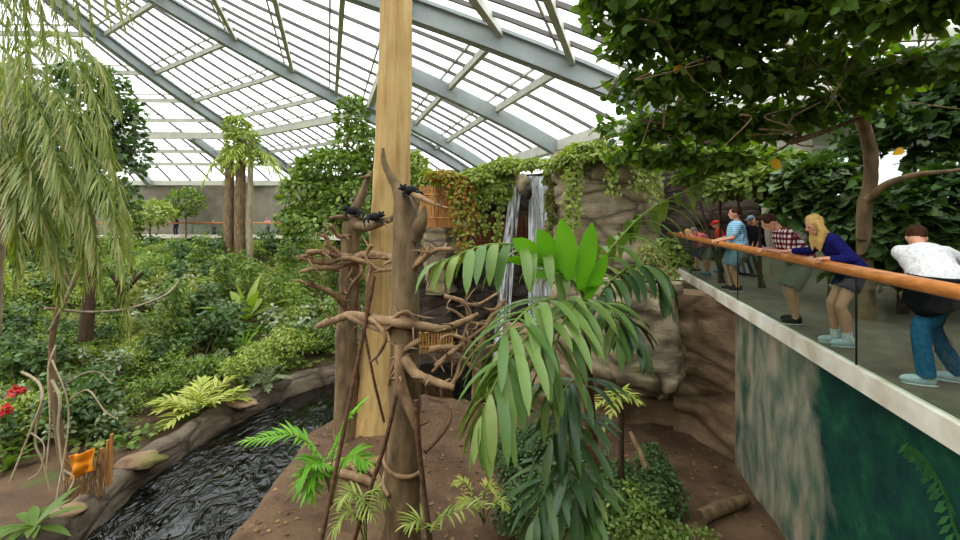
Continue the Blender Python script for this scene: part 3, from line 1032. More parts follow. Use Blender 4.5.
# dark dense tree behind the weeping palm
tree('broadleaf_tree', 'dense dark green broad-leaved tree behind the weeping palm at upper left', 'tree', W(85, 338, 14),
     [W(85, 340, 14), W(92, 260, 14), W(88, 180, 14)],
     [WB(88, 95, 14, 36, 34), WB(112, 120, 14, 28, 26), WB(62, 150, 13.6, 48, 44), WB(110, 160, 14.4, 36, 40), WB(35, 195, 14, 45, 45), WB(92, 205, 13.8, 40, 32), WB(20, 120, 14.5, 40, 40), WB(10, 250, 14, 55, 45)],
     9000, .22, oval(.33), 'leaf_dark', 'bark_dark', 3, .2, shell=.2)
# bright tree behind the pole
tree('bushy_tree', 'bright green bushy tree directly behind the tall wooden pole', 'tree', W(340, 300, 25),
     [W(340, 310, 25), W(343, 250, 25), W(345, 190, 25)],
     [WB(352, 118, 25, 15, 22), WB(357, 145, 25, 22, 22), WB(335, 172, 24.5, 38, 22), WB(312, 195, 24, 30, 24), WB(350, 205, 24, 40, 28), WB(325, 228, 23.6, 38, 22), WB(372, 170, 25, 20, 26), WB(300, 222, 24, 22, 16)],
     9000, .3, oval(.32), 'leaf_mid', 'bark', 4, .25)
tree('slender_tree', 'green tree crown just right of the tall wooden pole, below the roof ribs', 'tree', W(420, 290, 24),
     [W(420, 300, 24), W(418, 240, 24), W(415, 190, 24)],
     [WB(412, 165, 24, 14, 12), WB(424, 182, 24, 16, 12), WB(408, 185, 24.4, 16, 20)], 1600, .28, oval(.32), 'leaf_light', 'bark', 5, .16)
# creeper-clad trunk with a palm head in front of the far gallery
t = thing('climber_clad_palm', 'creeper-covered palm with drooping yellow-green fronds in front of the far gallery', 'palm', W(240, 262, 30))
rg = np.random.default_rng(21)
for (u, r, top) in ((229, .32, 150), (240, .35, 140), (250, .2, 140)):
    mb = MB(); tube(mb, [W(u, 275, 30), W(u, 215, 30), W(u + 1, top, 30)], [r, r, r * .8], 9, 4, bump=.07); mb.build('trunk', M['bark' if u != 250 else 'bark_pale'], t)
f = MB(); blob_leaves(f, [WB(236, 128, 30, 11, 12), WB(242, 142, 30, 15, 14), WB(246, 158, 30, 15, 12), WB(233, 165, 30, 10, 20)], 1500, .3, oval(.33), rg); f.build('creeper', M['leaf_light'], t)
for k in range(15):
    a = 2 * PI * k / 15 + rg.normal() * .2
    mb = MB(); frond(mb, arch(W(243, 158, 30), a, rg.uniform(2.4, 3.6), rg.uniform(.2, .9), 2.5), 20, .75, .07, 1.3, rg, segs=3, r0=.03); mb.build('frond', [M['leaf_yellow'], M['stem_green']], t)
# dark planted bushes standing on the far gallery
for (u, v, Y, ru, rv, lf, lab) in ((186, 205, 40.2, 16, 17, 'leaf_mid', 'round dark green potted bush on the far gallery left of the creeper-clad palm'),
                               (150, 215, 36, 22, 15, 'leaf_light', 'light green bush at the left end of the visible far gallery'),
                               ):
    tree('gallery_bush', lab, 'bush', W(u, 236, Y), [W(u, 238, Y), W(u, 225, Y), W(u, v, Y)], [WB(u, v, Y, ru, rv), WB(u - 5, v + 8, Y, ru * .8, rv * .6)], 900, .35, oval(.34), lf, seed=u, r=.08)

# ---- weeping palms at upper left
rg = np.random.default_rng(31)


def weeping(name, label, crown, trunk, specs, leaf, r=.1, nl=46, ll=.55, lw=.028, pale='bark_pale'):
    t = thing(name, label, 'palm', trunk[0])
    mb = MB(); tube(mb, trunk, [r * 1.15, r, r * .8], 10, 5, bump=.05); mb.build('trunk', M[pale], t)
    for (u, v, Y, L) in specs:                     # tip position of each frond
        c = np.array(crown); e = W(u, v, Y)
        h = c * .45 + e * .55; h[2] = max(c[2], e[2]) + .1 + .1 * L
        q = c * .12 + e * .88; q[2] = e[2] + (h[2] - e[2]) * .55
        mb = MB(); frond(mb, [c, c * .75 + h * .25 + np.array([0, 0, .25]), h, q, e], nl, ll * L, lw, 1.5, rg, segs=4, r0=.016, spread=.75, lift=.0, start=.1, fold=.05, fwd=.75, jit=.22)
        mb.build('frond', [M[leaf], M['stem_green']], t)
    return t


t = thing('weeping_palm', 'tall palm with long weeping feathery olive fronds at upper left', 'palm', W(-12, 400, 9.0))
mb = MB(); tube(mb, [W(-12, 400, 9.0), W(-4, 300, 8.9), W(2, 180, 8.6), W(12, 64, 8.3)], [.11, .1, .09, .08], 10, 5, bump=.05); mb.build('trunk', M['bark_pale'], t)
for pts in ([(12, 62, 8.3), (40, 42, 8.1), (72, 62, 7.9), (98, 105, 7.8), (112, 165, 7.8)], [(12, 62, 8.3), (35, 70, 7.8), (62, 100, 7.5), (80, 150, 7.4), (88, 205, 7.4)], [(12, 62, 8.3), (30, 90, 7.6), (48, 130, 7.2), (60, 180, 7.1), (66, 235, 7.1)],
            [(12, 120, 8.2), (45, 128, 7.8), (82, 150, 7.6), (108, 195, 7.5), (120, 255, 7.5), (128, 325, 7.6)], [(12, 130, 8.2), (42, 150, 7.7), (72, 180, 7.5), (92, 225, 7.4), (100, 290, 7.4)], [(5, 120, 8.2), (22, 150, 7.4), (38, 195, 7.2), (44, 260, 7.2)],
            [(5, 120, 8.2), (10, 160, 7.4), (18, 210, 7.2), (16, 280, 7.2)], [(12, 62, 8.3), (20, 60, 7.7), (25, 100, 7.3), (24, 160, 7.2)], [(0, 62, 8.3), (-20, 80, 7.6), (-22, 140, 7.4), (-18, 220, 7.4)], [(0, 62, 8.3), (0, 90, 7.5), (2, 140, 7.2), (-2, 200, 7.2)],
            [(12, 62, 8.4), (55, 35, 8.6), (95, 60, 8.7), (118, 110, 8.7)], [(12, 100, 8.5), (60, 95, 8.6), (100, 140, 8.6), (122, 200, 8.5), (132, 262, 8.5)], [(8, 140, 8.3), (50, 170, 8.0), (80, 215, 7.9), (84, 285, 7.9)], [(0, 150, 8), (30, 190, 7.6), (55, 240, 7.5), (60, 300, 7.5)]):
    mb = MB(); frond(mb, [W(*p) for p in pts], 120, .52, .03, 1.5, rg, segs=4, r0=.018, spread=.85, lift=-.05, start=.08, fold=.05, fwd=.55, jit=.2)
    mb.build('frond', [M['leaf_weep'], M['stem_green']], t)
weeping('weeping_palm', 'palm whose thin hanging fronds fall in from the top left corner', W(-25, -70, 7.0), [W(-70, 420, 8.0), W(-60, 150, 7.6), W(-25, -70, 7.0)],
        [(20, 80, 6.4, .9), (45, 62, 6.6, .85), (70, 50, 6.9, .8), (5, 120, 6.2, .9), (95, 40, 7.2, .7), (125, 28, 7.5, .62), (132, 22, 6.9, .5), (110, 24, 6.5, .55), (8, 50, 6.6, .9), (30, 60, 6.9, .9), (58, 44, 6.5, .8), (82, 40, 6.8, .75), (18, 100, 6.6, 1), (120, 12, 7, .5), (48, 88, 7.0, .9), (30, 110, 7.0, .9), (-10, 150, 6.6, 1)], 'leaf_weep', nl=80, ll=.42)

# ================================================================== ISLAND: pole, dead trunks, branches
base = W(387, 430, 11.4); base[2] = -3.9
t = thing('wooden_pole', 'very tall pale smooth wooden pole rising from the island to the roof', 'pole', base)
mb = MB()
tube(mb, [np.r_[W(387, 440, 11.4)[:2], -4.0], W(387, 395, 11.4), W(387, 330, 11.4), W(391, 200, 11.4), W(395, 80, 11.4), W(396, 0, 11.4), W(397, -26, 11.4)],
     [.95, .78, .6, .47, .43, .4, .38], 14, 6, bump=.012)
mb.build('trunk', M['pole'], t)
for k, (du, vs) in enumerate(((-6, (440, 150, -60)), (5, (430, 230, -60)))):
    mb = MB()
    P = []
    for v in (425, 330, 200, 80, -24):
        c = W(387 + (430 - v) * .022 + du, v, 11.4); rr = np.interp(v, [-60, 200, 330, 430], [.39, .47, .6, .8]); c[1] -= math.sqrt(max(.01, rr * rr - (du / F * 11.4) ** 2)) - .03; P.append(c)
    tube(mb, P, .045, 6, 4); mb.build('seam_rib', M['pole'], t)

rg = np.random.default_rng(41)


def twigs(mb, pts, r, n, L, rg, up=.2):
    """short broken side twigs along a branch"""
    C = catmull(pts, 6)
    for _ in range(n):
        i = rg.integers(1, len(C) - 1); d = nrm(rg.normal(size=3) + [0, -.2, up]); l = L * rg.uniform(.5, 1.2)
        tube(mb, [C[i], C[i] + d * l * .5 + rg.normal(size=3) * l * .08, C[i] + d * l], [r * .4, r * .28, r * .1], 6, 3, bump=.06)


def branch(parent, pts, r, mat='driftwood', n=2, L=.4, name='branch'):
    mb = MB(); P = [W(*p) for p in pts]
    r = np.array(r) * .82 if mat == 'driftwood' else r; n = n + 3 if n and mat == 'driftwood' else n
    rs = np.linspace(r, r * .5, len(P)) if np.ndim(r) == 0 else r
    tube(mb, P, rs, 9, 5, bump=.07)
    if n: twigs(mb, P, r if np.ndim(r) == 0 else r[0], n, L, rg)
    return mb.build(name, M[mat], parent)


# left dead trunk
b0 = W(347, 430, 11.0); b0[2] = -3.8
t = thing('dead_tree', 'bare dead tree trunk with driftwood branches just left of the tall wooden pole', 'dead tree', b0)
mb = MB(); tube(mb, [b0 + [0, 0, -.3], W(347, 400, 11), W(347, 330, 11), W(350, 270, 11), W(351, 222, 11)], [.36, .29, .26, .24, .2], 12, 5, bump=.05)
mb.build('trunk', M['bark'], t)
branch(t, [(351, 228, 11), (355, 212, 11), (363, 192, 10.9), (371, 172, 10.8)], [.16, .13, .1, .05], 'bark', 2, .3)
branch(t, [(351, 222, 11), (366, 227, 10.6), (378, 224, 10.3), (390, 219, 10.2), (403, 211, 10.1)], .12, 'bark', 3, .4)
branch(t, [(352, 220, 11), (342, 217, 10.8), (330, 218, 10.6)], .08, 'bark', 1, .3)
branch(t, [(349, 236, 10.8), (338, 236, 10.4), (332, 226, 10.2), (326, 224, 10.1)], .07, 'driftwood', 2, .3)
branch(t, [(352, 262, 10.8), (362, 256, 10.5), (378, 255, 10.2), (392, 258, 9.8), (402, 262, 8.0)], .15, 'driftwood', 5, .55)
branch(t, [(352, 258, 10.7), (338, 256, 10.2), (322, 252, 9.9), (306, 252, 9.6)], .12, 'driftwood', 3, .5)
branch(t, [(340, 256, 10.2), (330, 246, 10), (327, 238, 9.9), (320, 235, 9.8)], .08, 'driftwood', 2, .4)
branch(t, [(350, 262, 10.6), (336, 267, 10.2), (318, 268, 9.9), (300, 272, 9.7)], .1, 'driftwood', 2, .4)
branch(t, [(300, 257, 9.8), (325, 262, 10), (345, 258, 10.2), (365, 262, 10.1), (380, 270, 10), (394, 269, 9.8)], .09, 'driftwood', 4, .45)
branch(t, [(349, 312, 10.8), (338, 298, 10.4), (322, 288, 10.1), (306, 284, 9.9)], .11, 'driftwood', 3, .4)
branch(t, [(360, 258, 10.3), (362, 272, 10.2), (352, 285, 10.4), (345, 300, 10.6)], .08, 'driftwood', 2, .3)
branch(t, [(372, 245, 10), (366, 255, 10), (370, 268, 10), (366, 280, 10)], .07, 'driftwood', 2, .4)
# front dead trunk
b1 = W(402, 560, 7.0); b1[2] = -3.75
t = thing('dead_tree', 'thick bare dead trunk in front of the tall wooden pole, wound with roots', 'dead tree', b1)
mb = MB(); tube(mb, [b1 + [0, 0, -.2], W(402, 520, 7), W(404, 440, 7), W(405, 370, 7), W(405, 300, 7), W(405, 245, 7), W(404, 212, 7), W(401, 196, 7)], [.33, .28, .26, .23, .215, .195, .17, .12], 14, 6, bump=.035)
mb.build('trunk', M['bark'], t)
branch(t, [(402, 200, 7), (396, 186, 7), (389, 174, 7), (384, 162, 7), (383, 148, 7)], [.12, .08, .06, .045, .02], 'bark', 1, .2)
branch(t, [(413, 235, 7), (421, 222, 6.9), (425, 206, 6.9)], [.16, .1, .02], 'bark', 0)
branch(t, [(408, 192, 6.9), (420, 197, 6.7), (432, 203, 6.5), (444, 207, 6.4)], [.06, .05, .035, .02], 'driftwood', 4, .25)
branch(t, [(414, 268, 6.9), (424, 258, 6.7), (436, 250, 6.6), (452, 249, 6.5)], .07, 'driftwood', 3, .25)
branch(t, [(416, 262, 6.9), (427, 252, 6.8), (430, 244, 6.8)], .05, 'driftwood', 1, .2)
branch(t, [(400, 345, 6.75), (399, 368, 6.7), (403, 392, 6.65), (411, 412, 6.6), (417, 428, 6.6)], [.1, .1, .1, .09, .07], 'driftwood', 2, .25)
branch(t, [(404, 358, 6.72), (416, 374, 6.6), (432, 381, 6.5), (454, 388, 6.4)], [.1, .085, .08, .05], 'driftwood', 3, .25)
branch(t, [(318, 326, 8.6), (335, 320, 8.2), (352, 315, 7.6), (375, 320, 7.1), (398, 322, 6.72), (420, 326, 6.8), (440, 329, 6.9), (458, 324, 7.0), (478, 314, 7.2)], [.07, .08, .09, .1, .1, .09, .08, .07, .04], 'driftwood', 7, .4)
branch(t, [(345, 315, 7.6), (362, 322, 7.3), (384, 330, 6.9), (396, 316, 6.7), (408, 312, 6.7), (416, 322, 6.75)], .06, 'driftwood', 2, .3)
branch(t, [(370, 318, 7.0), (385, 335, 6.7), (380, 352, 6.8), (370, 362, 7)], .05, 'driftwood', 1, .2)
branch(t, [(420, 340, 6.8), (402, 352, 6.72), (393, 366, 6.8), (388, 385, 6.9)], .06, 'driftwood', 1, .2)
for k in range(3):                        # a liana wound round the lower trunk
    pass
P = []
for a in np.linspace(-.6, 7.2, 22):
    c = W(404, 452 + 4.0 * a + 7 * math.sin(a), 7.0); P.append(c + np.array([-.31 * math.cos(a), -.31 * math.sin(a), 0]))
mb = MB(); tube(mb, P, .033, 7, 2); mb.build('winding_root', M['driftwood'], t)
# driftwood tangle at the right of the trunk
b2 = W(478, 425, 9.2); b2[2] = -3.75
t = thing('driftwood_tangle', 'tangle of driftwood branches between the dead trunk and the big-leaved palm', 'driftwood', b2)
for pts, r in (([(478, 430, 9.2), (476, 390, 9.2), (480, 350, 9.2), (490, 320, 9.2), (505, 300, 9.3)], .13), ([(430, 350, 9), (450, 347, 9), (470, 352, 9.1), (495, 345, 9.2)], .08),
               ([(436, 366, 8.9), (452, 352, 8.9), (470, 338, 9.1), (486, 326, 9.1)], .07), ([(478, 372, 9.1), (462, 360, 9), (448, 358, 8.9), (432, 372, 8.8)], .07),
               ([(444, 296, 9), (460, 300, 9), (476, 305, 9.1), (500, 292, 9.3)], .06), ([(460, 300, 9), (470, 312, 9), (466, 330, 9), (458, 348, 9)], .05),
               ([(480, 350, 9.2), (466, 340, 9), (452, 335, 9), (440, 338, 8.9)], .06), ([(486, 325, 9.2), (470, 322, 9), (456, 312, 9), (446, 308, 9)], .05),
               ([(452, 385, 8.8), (458, 372, 8.9), (462, 355, 9), (470, 342, 9)], .06)):
    branch(t, pts, r, 'driftwood', 3, .35)
# lianas leaning across the trunks
for lab, pts, r in (('long thin liana pole leaning from the pole down to the lower frame edge, leftmost', [(374, 276, 7.2), (366, 320, 7.1), (356, 370, 7.0), (342, 440, 6.9), (320, 548, 6.7)], .035),
                    ('liana pole leaning down just left of the thick front dead trunk', [(396, 395, 6.5), (386, 440, 6.6), (370, 490, 6.7), (352, 548, 6.75)], .033),
                    ('dark liana hanging down along the right side of the thick front dead trunk', [(416, 400, 6.5), (418, 440, 6.5), (424, 490, 6.6), (431, 548, 6.7)], .04),
                    ('thin pale liana crossing the foot of the tall wooden pole', [(358, 300, 9.4), (366, 340, 9.4), (374, 380, 9.5), (384, 422, 9.8)], .03),
                    ('curved liana looping off the lower right of the front dead trunk', [(425, 452, 7.4), (440, 436, 7.8), (450, 420, 8.4), (446, 404, 9.0), (430, 398, 9.4)], .035)):
    mb = MB(); tube(mb, [W(*p) for p in pts], r, 7, 5, bump=.05); tag(mb.build('liana', M['liana']), lab, 'liana', 'lianas around the island trunks')


def gz(x, y): return isl_z(x, y)


def log(name, label, p0, p1, r, mat='driftwood', bend=.1, cat='log', n=2):
    a = np.array([p0[0], p0[1], gz(*p0) + r * .8]); b = np.array([p1[0], p1[1], gz(*p1) + r * .8]); m_ = (a + b) / 2; m_[2] = max(m_[2], gz(m_[0], m_[1]) + r * .8) + bend * .2; m_[0] += bend * .3
    t = thing(name, label, cat, a)
    mb = MB(); tube(mb, [a, m_, b], [r, r * .95, r * .75], 10, 5, bump=.07); mb.build('stem', M[mat], t)
    if n:
        for _ in range(n):
            mb = MB(); twigs(mb, [a, m_, b], r, 1, r * 3, rg, .8); mb.build('stub', M[mat], t)
    return t


def isl(u, v, z=-3.6):
    Y = (CAMZ - z) * F / (v - HZ); return ((u - CX) / F * Y, Y)


log('fallen_log', 'old log lying across the island soil left of the front dead trunk', isl(306, 478), isl(380, 468), .13)
log('fallen_log', 'short pale log lying in front of the longer log on the island', isl(338, 476), isl(382, 490), .09)
log('fallen_log', 'thin forked stick lying at the foot of the front dead trunk', isl(366, 468), isl(386, 494), .06)
log('fallen_log', 'sawn dark branch lying on the soil at the foot of the painted wall', isl(700, 530, -3.85), isl(746, 510, -3.9), .13, 'bark', n=1)
log('fallen_log', 'pale stick lying in the ground cover right of the palm stem', isl(604, 524, -3.7), isl(640, 530, -3.7), .06, 'bark_pale', n=0)
mb = MB(); tube(mb, [W(660, 505, 8.3), W(645, 465, 8.6), W(630, 432, 9.0)], [.06, .055, .04], 8, 4, bump=.05)
tag(mb.build('leaning_branch', M['driftwood']), 'bare orange-brown branch leaning against the cliff foot', 'branch')

# small black animals curled on the dead trees
def critter(label, u, v, Y, s, flip):
    c = W(u, v, Y); t = thing('furry_animal', label, 'animal', c, 'black animals on the dead trees')
    mb = MB(); ell(mb, c + [0, 0, .07 * s], (.15 * s, .12 * s, .1 * s), 0, 14, 9, .12, u)
    h = c + np.array([flip * .15 * s, -.04, .12 * s]); ell(mb, h, (.07 * s, .065 * s, .065 * s), 0, 12, 8)
    ell(mb, h + [flip * .06 * s, -.03 * s, -.015 * s], (.035 * s, .03 * s, .025 * s), 0, 10, 7)
    for e in (-1, 1): ell(mb, h + [e * .045 * s, .0, .06 * s], (.022 * s, .014 * s, .026 * s), 0, 8, 6)
    for e in (-.5, .6):
        tube(mb, [c + [e * .2 * s, -.06, .05 * s], c + [e * .26 * s, -.1, .0], c + [e * .2 * s, -.12, -.07 * s]], [.04 * s, .03 * s, .02 * s], 7, 3)
    tube(mb, [c + [-flip * .13 * s, 0, .06 * s], c + [-flip * .24 * s, -.02, .0], c + [-flip * .22 * s, -.06, -.14 * s]], [.03 * s, .024 * s, .015 * s], 7, 4)
    mb.build('body', M['black'], t)


critter('small black furry animal curled up on the left dead tree fork, nearest the trunk', 353, 214, 10.7, 1.05, -1)
critter('small black furry animal curled on the branch in front of the tall wooden pole', 375, 220, 10.2, 1.0, 1)
critter('small black furry animal lying on top of the thick front dead trunk', 411, 194, 6.85, .75, -1)

# ---- big-leaved palm in the foreground
rg = np.random.default_rng(51)
b3 = W(597, 560, 6.4); b3[2] = gz(b3[0], b3[1])
t = thing('palm', 'large palm with broad drooping pleated leaflets in the centre foreground', 'palm', b3)
M['palm_stem'] = simple('palm_stem', '7a5138', '4c3020', 9, .8, bstr=.5, stretch=(1, 1, 2))
mb = MB(); tube(mb, [b3 + [0, 0, -.2], W(594, 480, 6.4), W(589, 400, 6.4), W(586, 345, 6.4), W(586, 305, 6.4)], [.1, .085, .075, .07, .05], 10, 5, bump=.04); mb.build('trunk', M['palm_stem'], t)
for pts, nl, ll, lw, dr, lf, kw in (
        ([(586, 310, 6.4), (572, 268, 6.1), (540, 250, 5.7), (492, 244, 5.3), (440, 262, 5.0)], 8, .62, .15, 3.2, 'leaf_palm', dict(lift=-.25)),
        ([(586, 318, 6.4), (566, 300, 5.8), (535, 305, 5.2), (505, 335, 4.8), (495, 372, 4.7)], 9, .66, .13, 2.6, 'leaf_palm', dict(lift=.0)),
        ([(586, 325, 6.4), (560, 315, 5.4), (520, 345, 4.7), (492, 390, 4.4), (480, 425, 4.35)], 10, .62, .13, 2.4, 'leaf_palm', dict(lift=-.1)),
        ([(588, 320, 6.4), (585, 300, 5.8), (570, 310, 5.2), (556, 345, 4.9), (548, 400, 4.8)], 8, .6, .13, 2.6, 'leaf_palm', dict(lift=-.15)),
        ([(588, 312, 6.4), (598, 270, 6.5), (620, 238, 6.6), (652, 208, 6.8), (700, 184, 7.0)], 10, .72, .14, 2.8, 'leaf_palm', dict(lift=-.2)),
        ([(588, 318, 6.4), (604, 290, 6.3), (628, 268, 6.2), (650, 268, 6.1), (664, 292, 6.0)], 7, .6, .15, 3.0, 'leaf_palm_dark', dict(lift=-.2)),
        ([(588, 325, 6.4), (606, 318, 6.2), (630, 322, 6.0), (645, 350, 5.9)], 6, .5, .12, 2.8, 'leaf_palm_dark', dict(lift=-.2)),
        ([(588, 322, 6.4), (600, 305, 6.0), (612, 310, 5.6), (618, 340, 5.4)], 6, .5, .12, 2.6, 'leaf_palm', dict(lift=-.1)),
        ([(589, 400, 6.35), (578, 380, 6.0), (562, 395, 5.7), (552, 440, 5.5)], 6, .75, .13, 2.4, 'leaf_palm_dark', dict(lift=-.1)),
        ([(591, 440, 6.35), (585, 415, 6.0), (572, 425, 5.6), (570, 470, 5.4), (580, 520, 5.3)], 7, .7, .13, 2.0, 'leaf_palm_dark', dict(lift=-.1)),
        ([(593, 490, 6.35), (575, 465, 5.9), (550, 480, 5.5), (535, 520, 5.3)], 6, .6, .12, 2.0, 'leaf_palm_dark', dict(lift=-.05)),
        ([(594, 500, 6.35), (585, 480, 5.9), (575, 500, 5.6), (578, 545, 5.4)], 6, .6, .12, 2.0, 'leaf_palm', dict(lift=-.05))):
    mb = MB(); frond(mb, [W(*p) for p in pts], round(nl * 1.6) + 1, ll * 1.25, lw * .9, dr * (.45 if pts[-1][1] > 330 else .68), rg, segs=6, r0=.022, spread=1.0, fold=.16, fwd=.45, jit=.16, pw=3.2, **kw)
    mb.build('frond', [M[lf], M['stem_green']], t)

mb = MB()
tube(mb, [W(588, 312, 6.4), W(583, 292, 5.8), W(557, 270, 5.5), (W(528, 261, 5.45))], [.02, .015, .008], 6, 5, 1)
for (u0, v0), (u1, v1), wd in (((586, 300), (604, 256), .2), ((580, 290), (590, 228), .26), ((570, 280), (562, 224), .28), ((557, 272), (540, 232), .25), ((545, 266), (516, 240), .24), ((530, 262), (505, 258), .17), ((580, 290), (604, 284), .15), ((562, 272), (530, 276), .14)):
    p0, p1 = W(u0, v0, 5.5), W(u1, v1, 5.35); strip_leaf(mb, p0, p1 - p0 + [0, 0, .06], np.linalg.norm(p1 - p0) * 1.1, wd, .35, 6, 0, side=np.array([1.0, .25, 0]), pw=3.5)
mb.build('frond', [M['leaf_bright'], M['stem_green']], t)

# ---- smaller plants on the island
def cyc(name, label, cat, base, specs, leaf, nl, ll, lw, r0=.014, droop=.6):
    t = thing(name, label, cat, base)
    for pts in specs:
        mb = MB(); frond(mb, [base] + [W(*p) for p in pts], nl, ll, lw, droop, rg, segs=3, r0=r0, start=.3, fwd=.2, lift=.1, jit=.06); mb.build('frond', [M[leaf], M['stem_green']], t)
    return t


def onI(u, v, z=-3.62):
    x, y = isl(u, v, z); return np.array([x, y, gz(x, y)])


cyc('cycad', 'bright green feathery plant at the water edge left of the dead trunks', 'plant', onI(332, 505),
    [[(322, 462, 8.1), (296, 436, 7.9), (250, 440, 7.7)], [(332, 462, 8.2), (344, 425, 8.2), (362, 404, 8.2)], [(326, 470, 8.0), (312, 462, 7.8), (300, 480, 7.7)], [(340, 468, 8.0), (352, 455, 7.9), (366, 462, 7.8)],
     [(324, 475, 8.0), (310, 476, 7.8), (312, 492, 7.7)]], 'leaf_bright', 24, .42, .06)
cyc('grassy_palm', 'small grassy green palm seedling at the lower edge left of the front dead trunk', 'plant', onI(366, 548),
    [[(362, 510, 6.8), (352, 492, 6.7), (340, 500, 6.6)], [(368, 505, 6.9), (378, 488, 6.9), (386, 500, 6.8)], [(358, 520, 6.6), (346, 512, 6.5), (334, 528, 6.4)], [(366, 515, 6.7), (362, 495, 6.6), (372, 515, 6.4)]], 'leaf_light', 14, .3, .03)
cyc('yellow_fern', 'small yellow-green fern on the soil right of the front dead trunk', 'fern', onI(484, 525),
    [[(475, 500, 7.3), (464, 482, 7.3), (455, 484, 7.2)], [(484, 498, 7.3), (488, 484, 7.3), (497, 492, 7.2)], [(490, 508, 7.2), (500, 500, 7.2), (506, 508, 7.1)], [(476, 508, 7.2), (466, 500, 7.1), (458, 506, 7.0)]], 'leaf_yellow', 12, .16, .04)
cyc('cane_plant', 'bending cane with narrow leaves at the bottom edge right of the front dead trunk', 'plant', onI(428, 550),
    [[(432, 525, 6.6), (455, 512, 6.5), (482, 505, 6.4)], [(426, 530, 6.6), (420, 520, 6.5), (408, 524, 6.4)]], 'leaf_light', 9, .34, .04)
t = cyc('small_palm', 'young palm on a thin dark stem with a yellow-green crown before the cliff foot', 'palm', onI(622, 500, -3.7),
    [[(622, 402, 8.55), (612, 396, 8.4), (596, 404, 8.3)], [(622, 402, 8.55), (612, 402, 8.4), (602, 428, 8.3)], [(622, 400, 8.55), (628, 394, 8.5), (638, 400, 8.4)], [(622, 402, 8.5), (620, 392, 8.3), (612, 412, 8.0)]], 'leaf_yellow', 9, .3, .06)
mb = MB(); tube(mb, [onI(622, 500, -3.7), W(621, 450, 8.5), W(622, 402, 8.55)], [.07, .055, .05], 8, 4, bump=.05); mb.build('trunk', M['bark_dark'], t)
for k, (u, v, ru, lab) in enumerate(((530, 520, 34, 'low dark small-leaved bush in the bottom centre left of the palm stem'), (560, 505, 30, 'low small-leaved bush directly behind the palm stem'),
                                     (625, 530, 34, 'low small-leaved bush at the bottom edge right of the palm stem'), (655, 508, 26, 'small-leaved bush below the cliff, beside the leaning branch'),
                                     (660, 545, 34, 'leafy bush at the bottom edge near the sawn branch'), (545, 455, 26, 'small-leaved bush behind the hanging fronds, left of the palm stem'), (648, 475, 22, 'small-leaved bush close against the cliff foot'), (600, 520, 34, 'low bush hiding the foot of the palm stem'), (520, 470, 24, 'small-leaved bush at the back of the island by the pool'), (590, 480, 26, 'small-leaved bush under the young yellow-green palm'))):
    p = onI(u, v + 8, -3.65); Y = p[1]; k_ = Y / F
    t = thing('island_bush', lab, 'bush', p)
    f = MB(); c0 = p + [0, 0, .25]
    blob_leaves(f, [(c0 + [rg.normal() * .3, rg.normal() * .3, rg.uniform(-.1, .15)], (ru * k_ * .7, ru * k_ * .75, .42)) for _ in range(6)], 2400, .08, oval(.34), rg)
    f.build('foliage', M['leaf_mid' if k in (2, 4) else 'leaf_dark'], t)

# ================================================================== CLIFF DRESSING, WATERFALL, LOOKOUT
rg = np.random.default_rng(61)


def sheet(mb, u0, u1, v0, v1, Y, n=8, m=16, fl=.12, ph=0, spread=0, drift=0):
    G = np.zeros((n, m, 3))
    for i in range(n):
        for j in range(m):
            a, b = i / (n - 1), j / (m - 1)
            p = W(u0 + (u1 - u0) * a + spread * (a - .5) * b + drift * b ** .7, v0 + (v1 - v0) * b, Y)
            p[1] += -.5 * b ** .5 + fl * math.sin(9 * a + ph) + .05 * noise.noise(Vector((a * 6, b * 3, ph)))
            G[i, j] = p
    grid(mb, G)


t = thing('waterfall', 'white waterfall pouring over the dark cliff beside mossy hanging plants', 'waterfall', [1.9, 17.6, -4.2])
for k, (u0, u1, v0, v1, Y, sp_, dr_) in enumerate(((513, 524, 177, 365, 18.0, 4, -20), (528, 547, 176, 365, 18.2, 6, 2), (531, 546, 178, 365, 18.35, 4, 0))):
    mb = MB(); sheet(mb, u0, u1, v0, v1, Y, ph=k * 2.1, spread=sp_, drift=dr_); mb.build('water_curtain', M['fall'], t)
mb = MB(); ell(mb, W(522, 184, 17.9), (.3, .35, .42), 0, 16, 11, .35, 3); tag(mb.build('boulder', M['rock']), 'rounded boulder splitting the top of the waterfall', 'rock')
mb = MB(); ell(mb, W(527, 192, 17.75), (.2, .25, .3), 0, 14, 9, .35, 6); tag(mb.build('boulder', M['rock_dark']), 'dark wet boulder just below the pale one in the waterfall', 'rock')


def creeper(name, label, blobs, n, leaf, size=.2, strands=(), seed=0, tm=None, cat='creeper'):
    r_ = np.random.default_rng(seed)
    t = thing(name, label, cat, blobs[0][0])
    f = MB(); blob_leaves(f, blobs, n, size, tm or oval(.34), r_, droop=.7, flat=.3)
    for (u, v0, v1, Y, wd) in strands:
        k = int(abs(v1 - v0) * 3.2)
        P = np.array([W(u + r_.normal() * wd, r_.uniform(v0, v1), Y + r_.normal() * .08) for _ in range(k)])
        scatter(f, P, nrm(r_.normal(size=(k, 3)) * .6 - [0, .3, .8]), nrm(r_.normal(size=(k, 3)) * .4 + [0, -1, .4]), size * r_.uniform(.5, 1, k), tm or oval(.34))
    f.build('foliage', M[leaf], t)
    for (u, v0, v1, Y, wd) in strands:
        s = MB(); tube(s, [W(u, v0, Y + .06), W(u + r_.normal() * 2, (v0 + v1) / 2, Y + .02), W(u + r_.normal() * 2, v1, Y)], .02, 5, 4); s.build('stem', M['liana'], t)
    return t


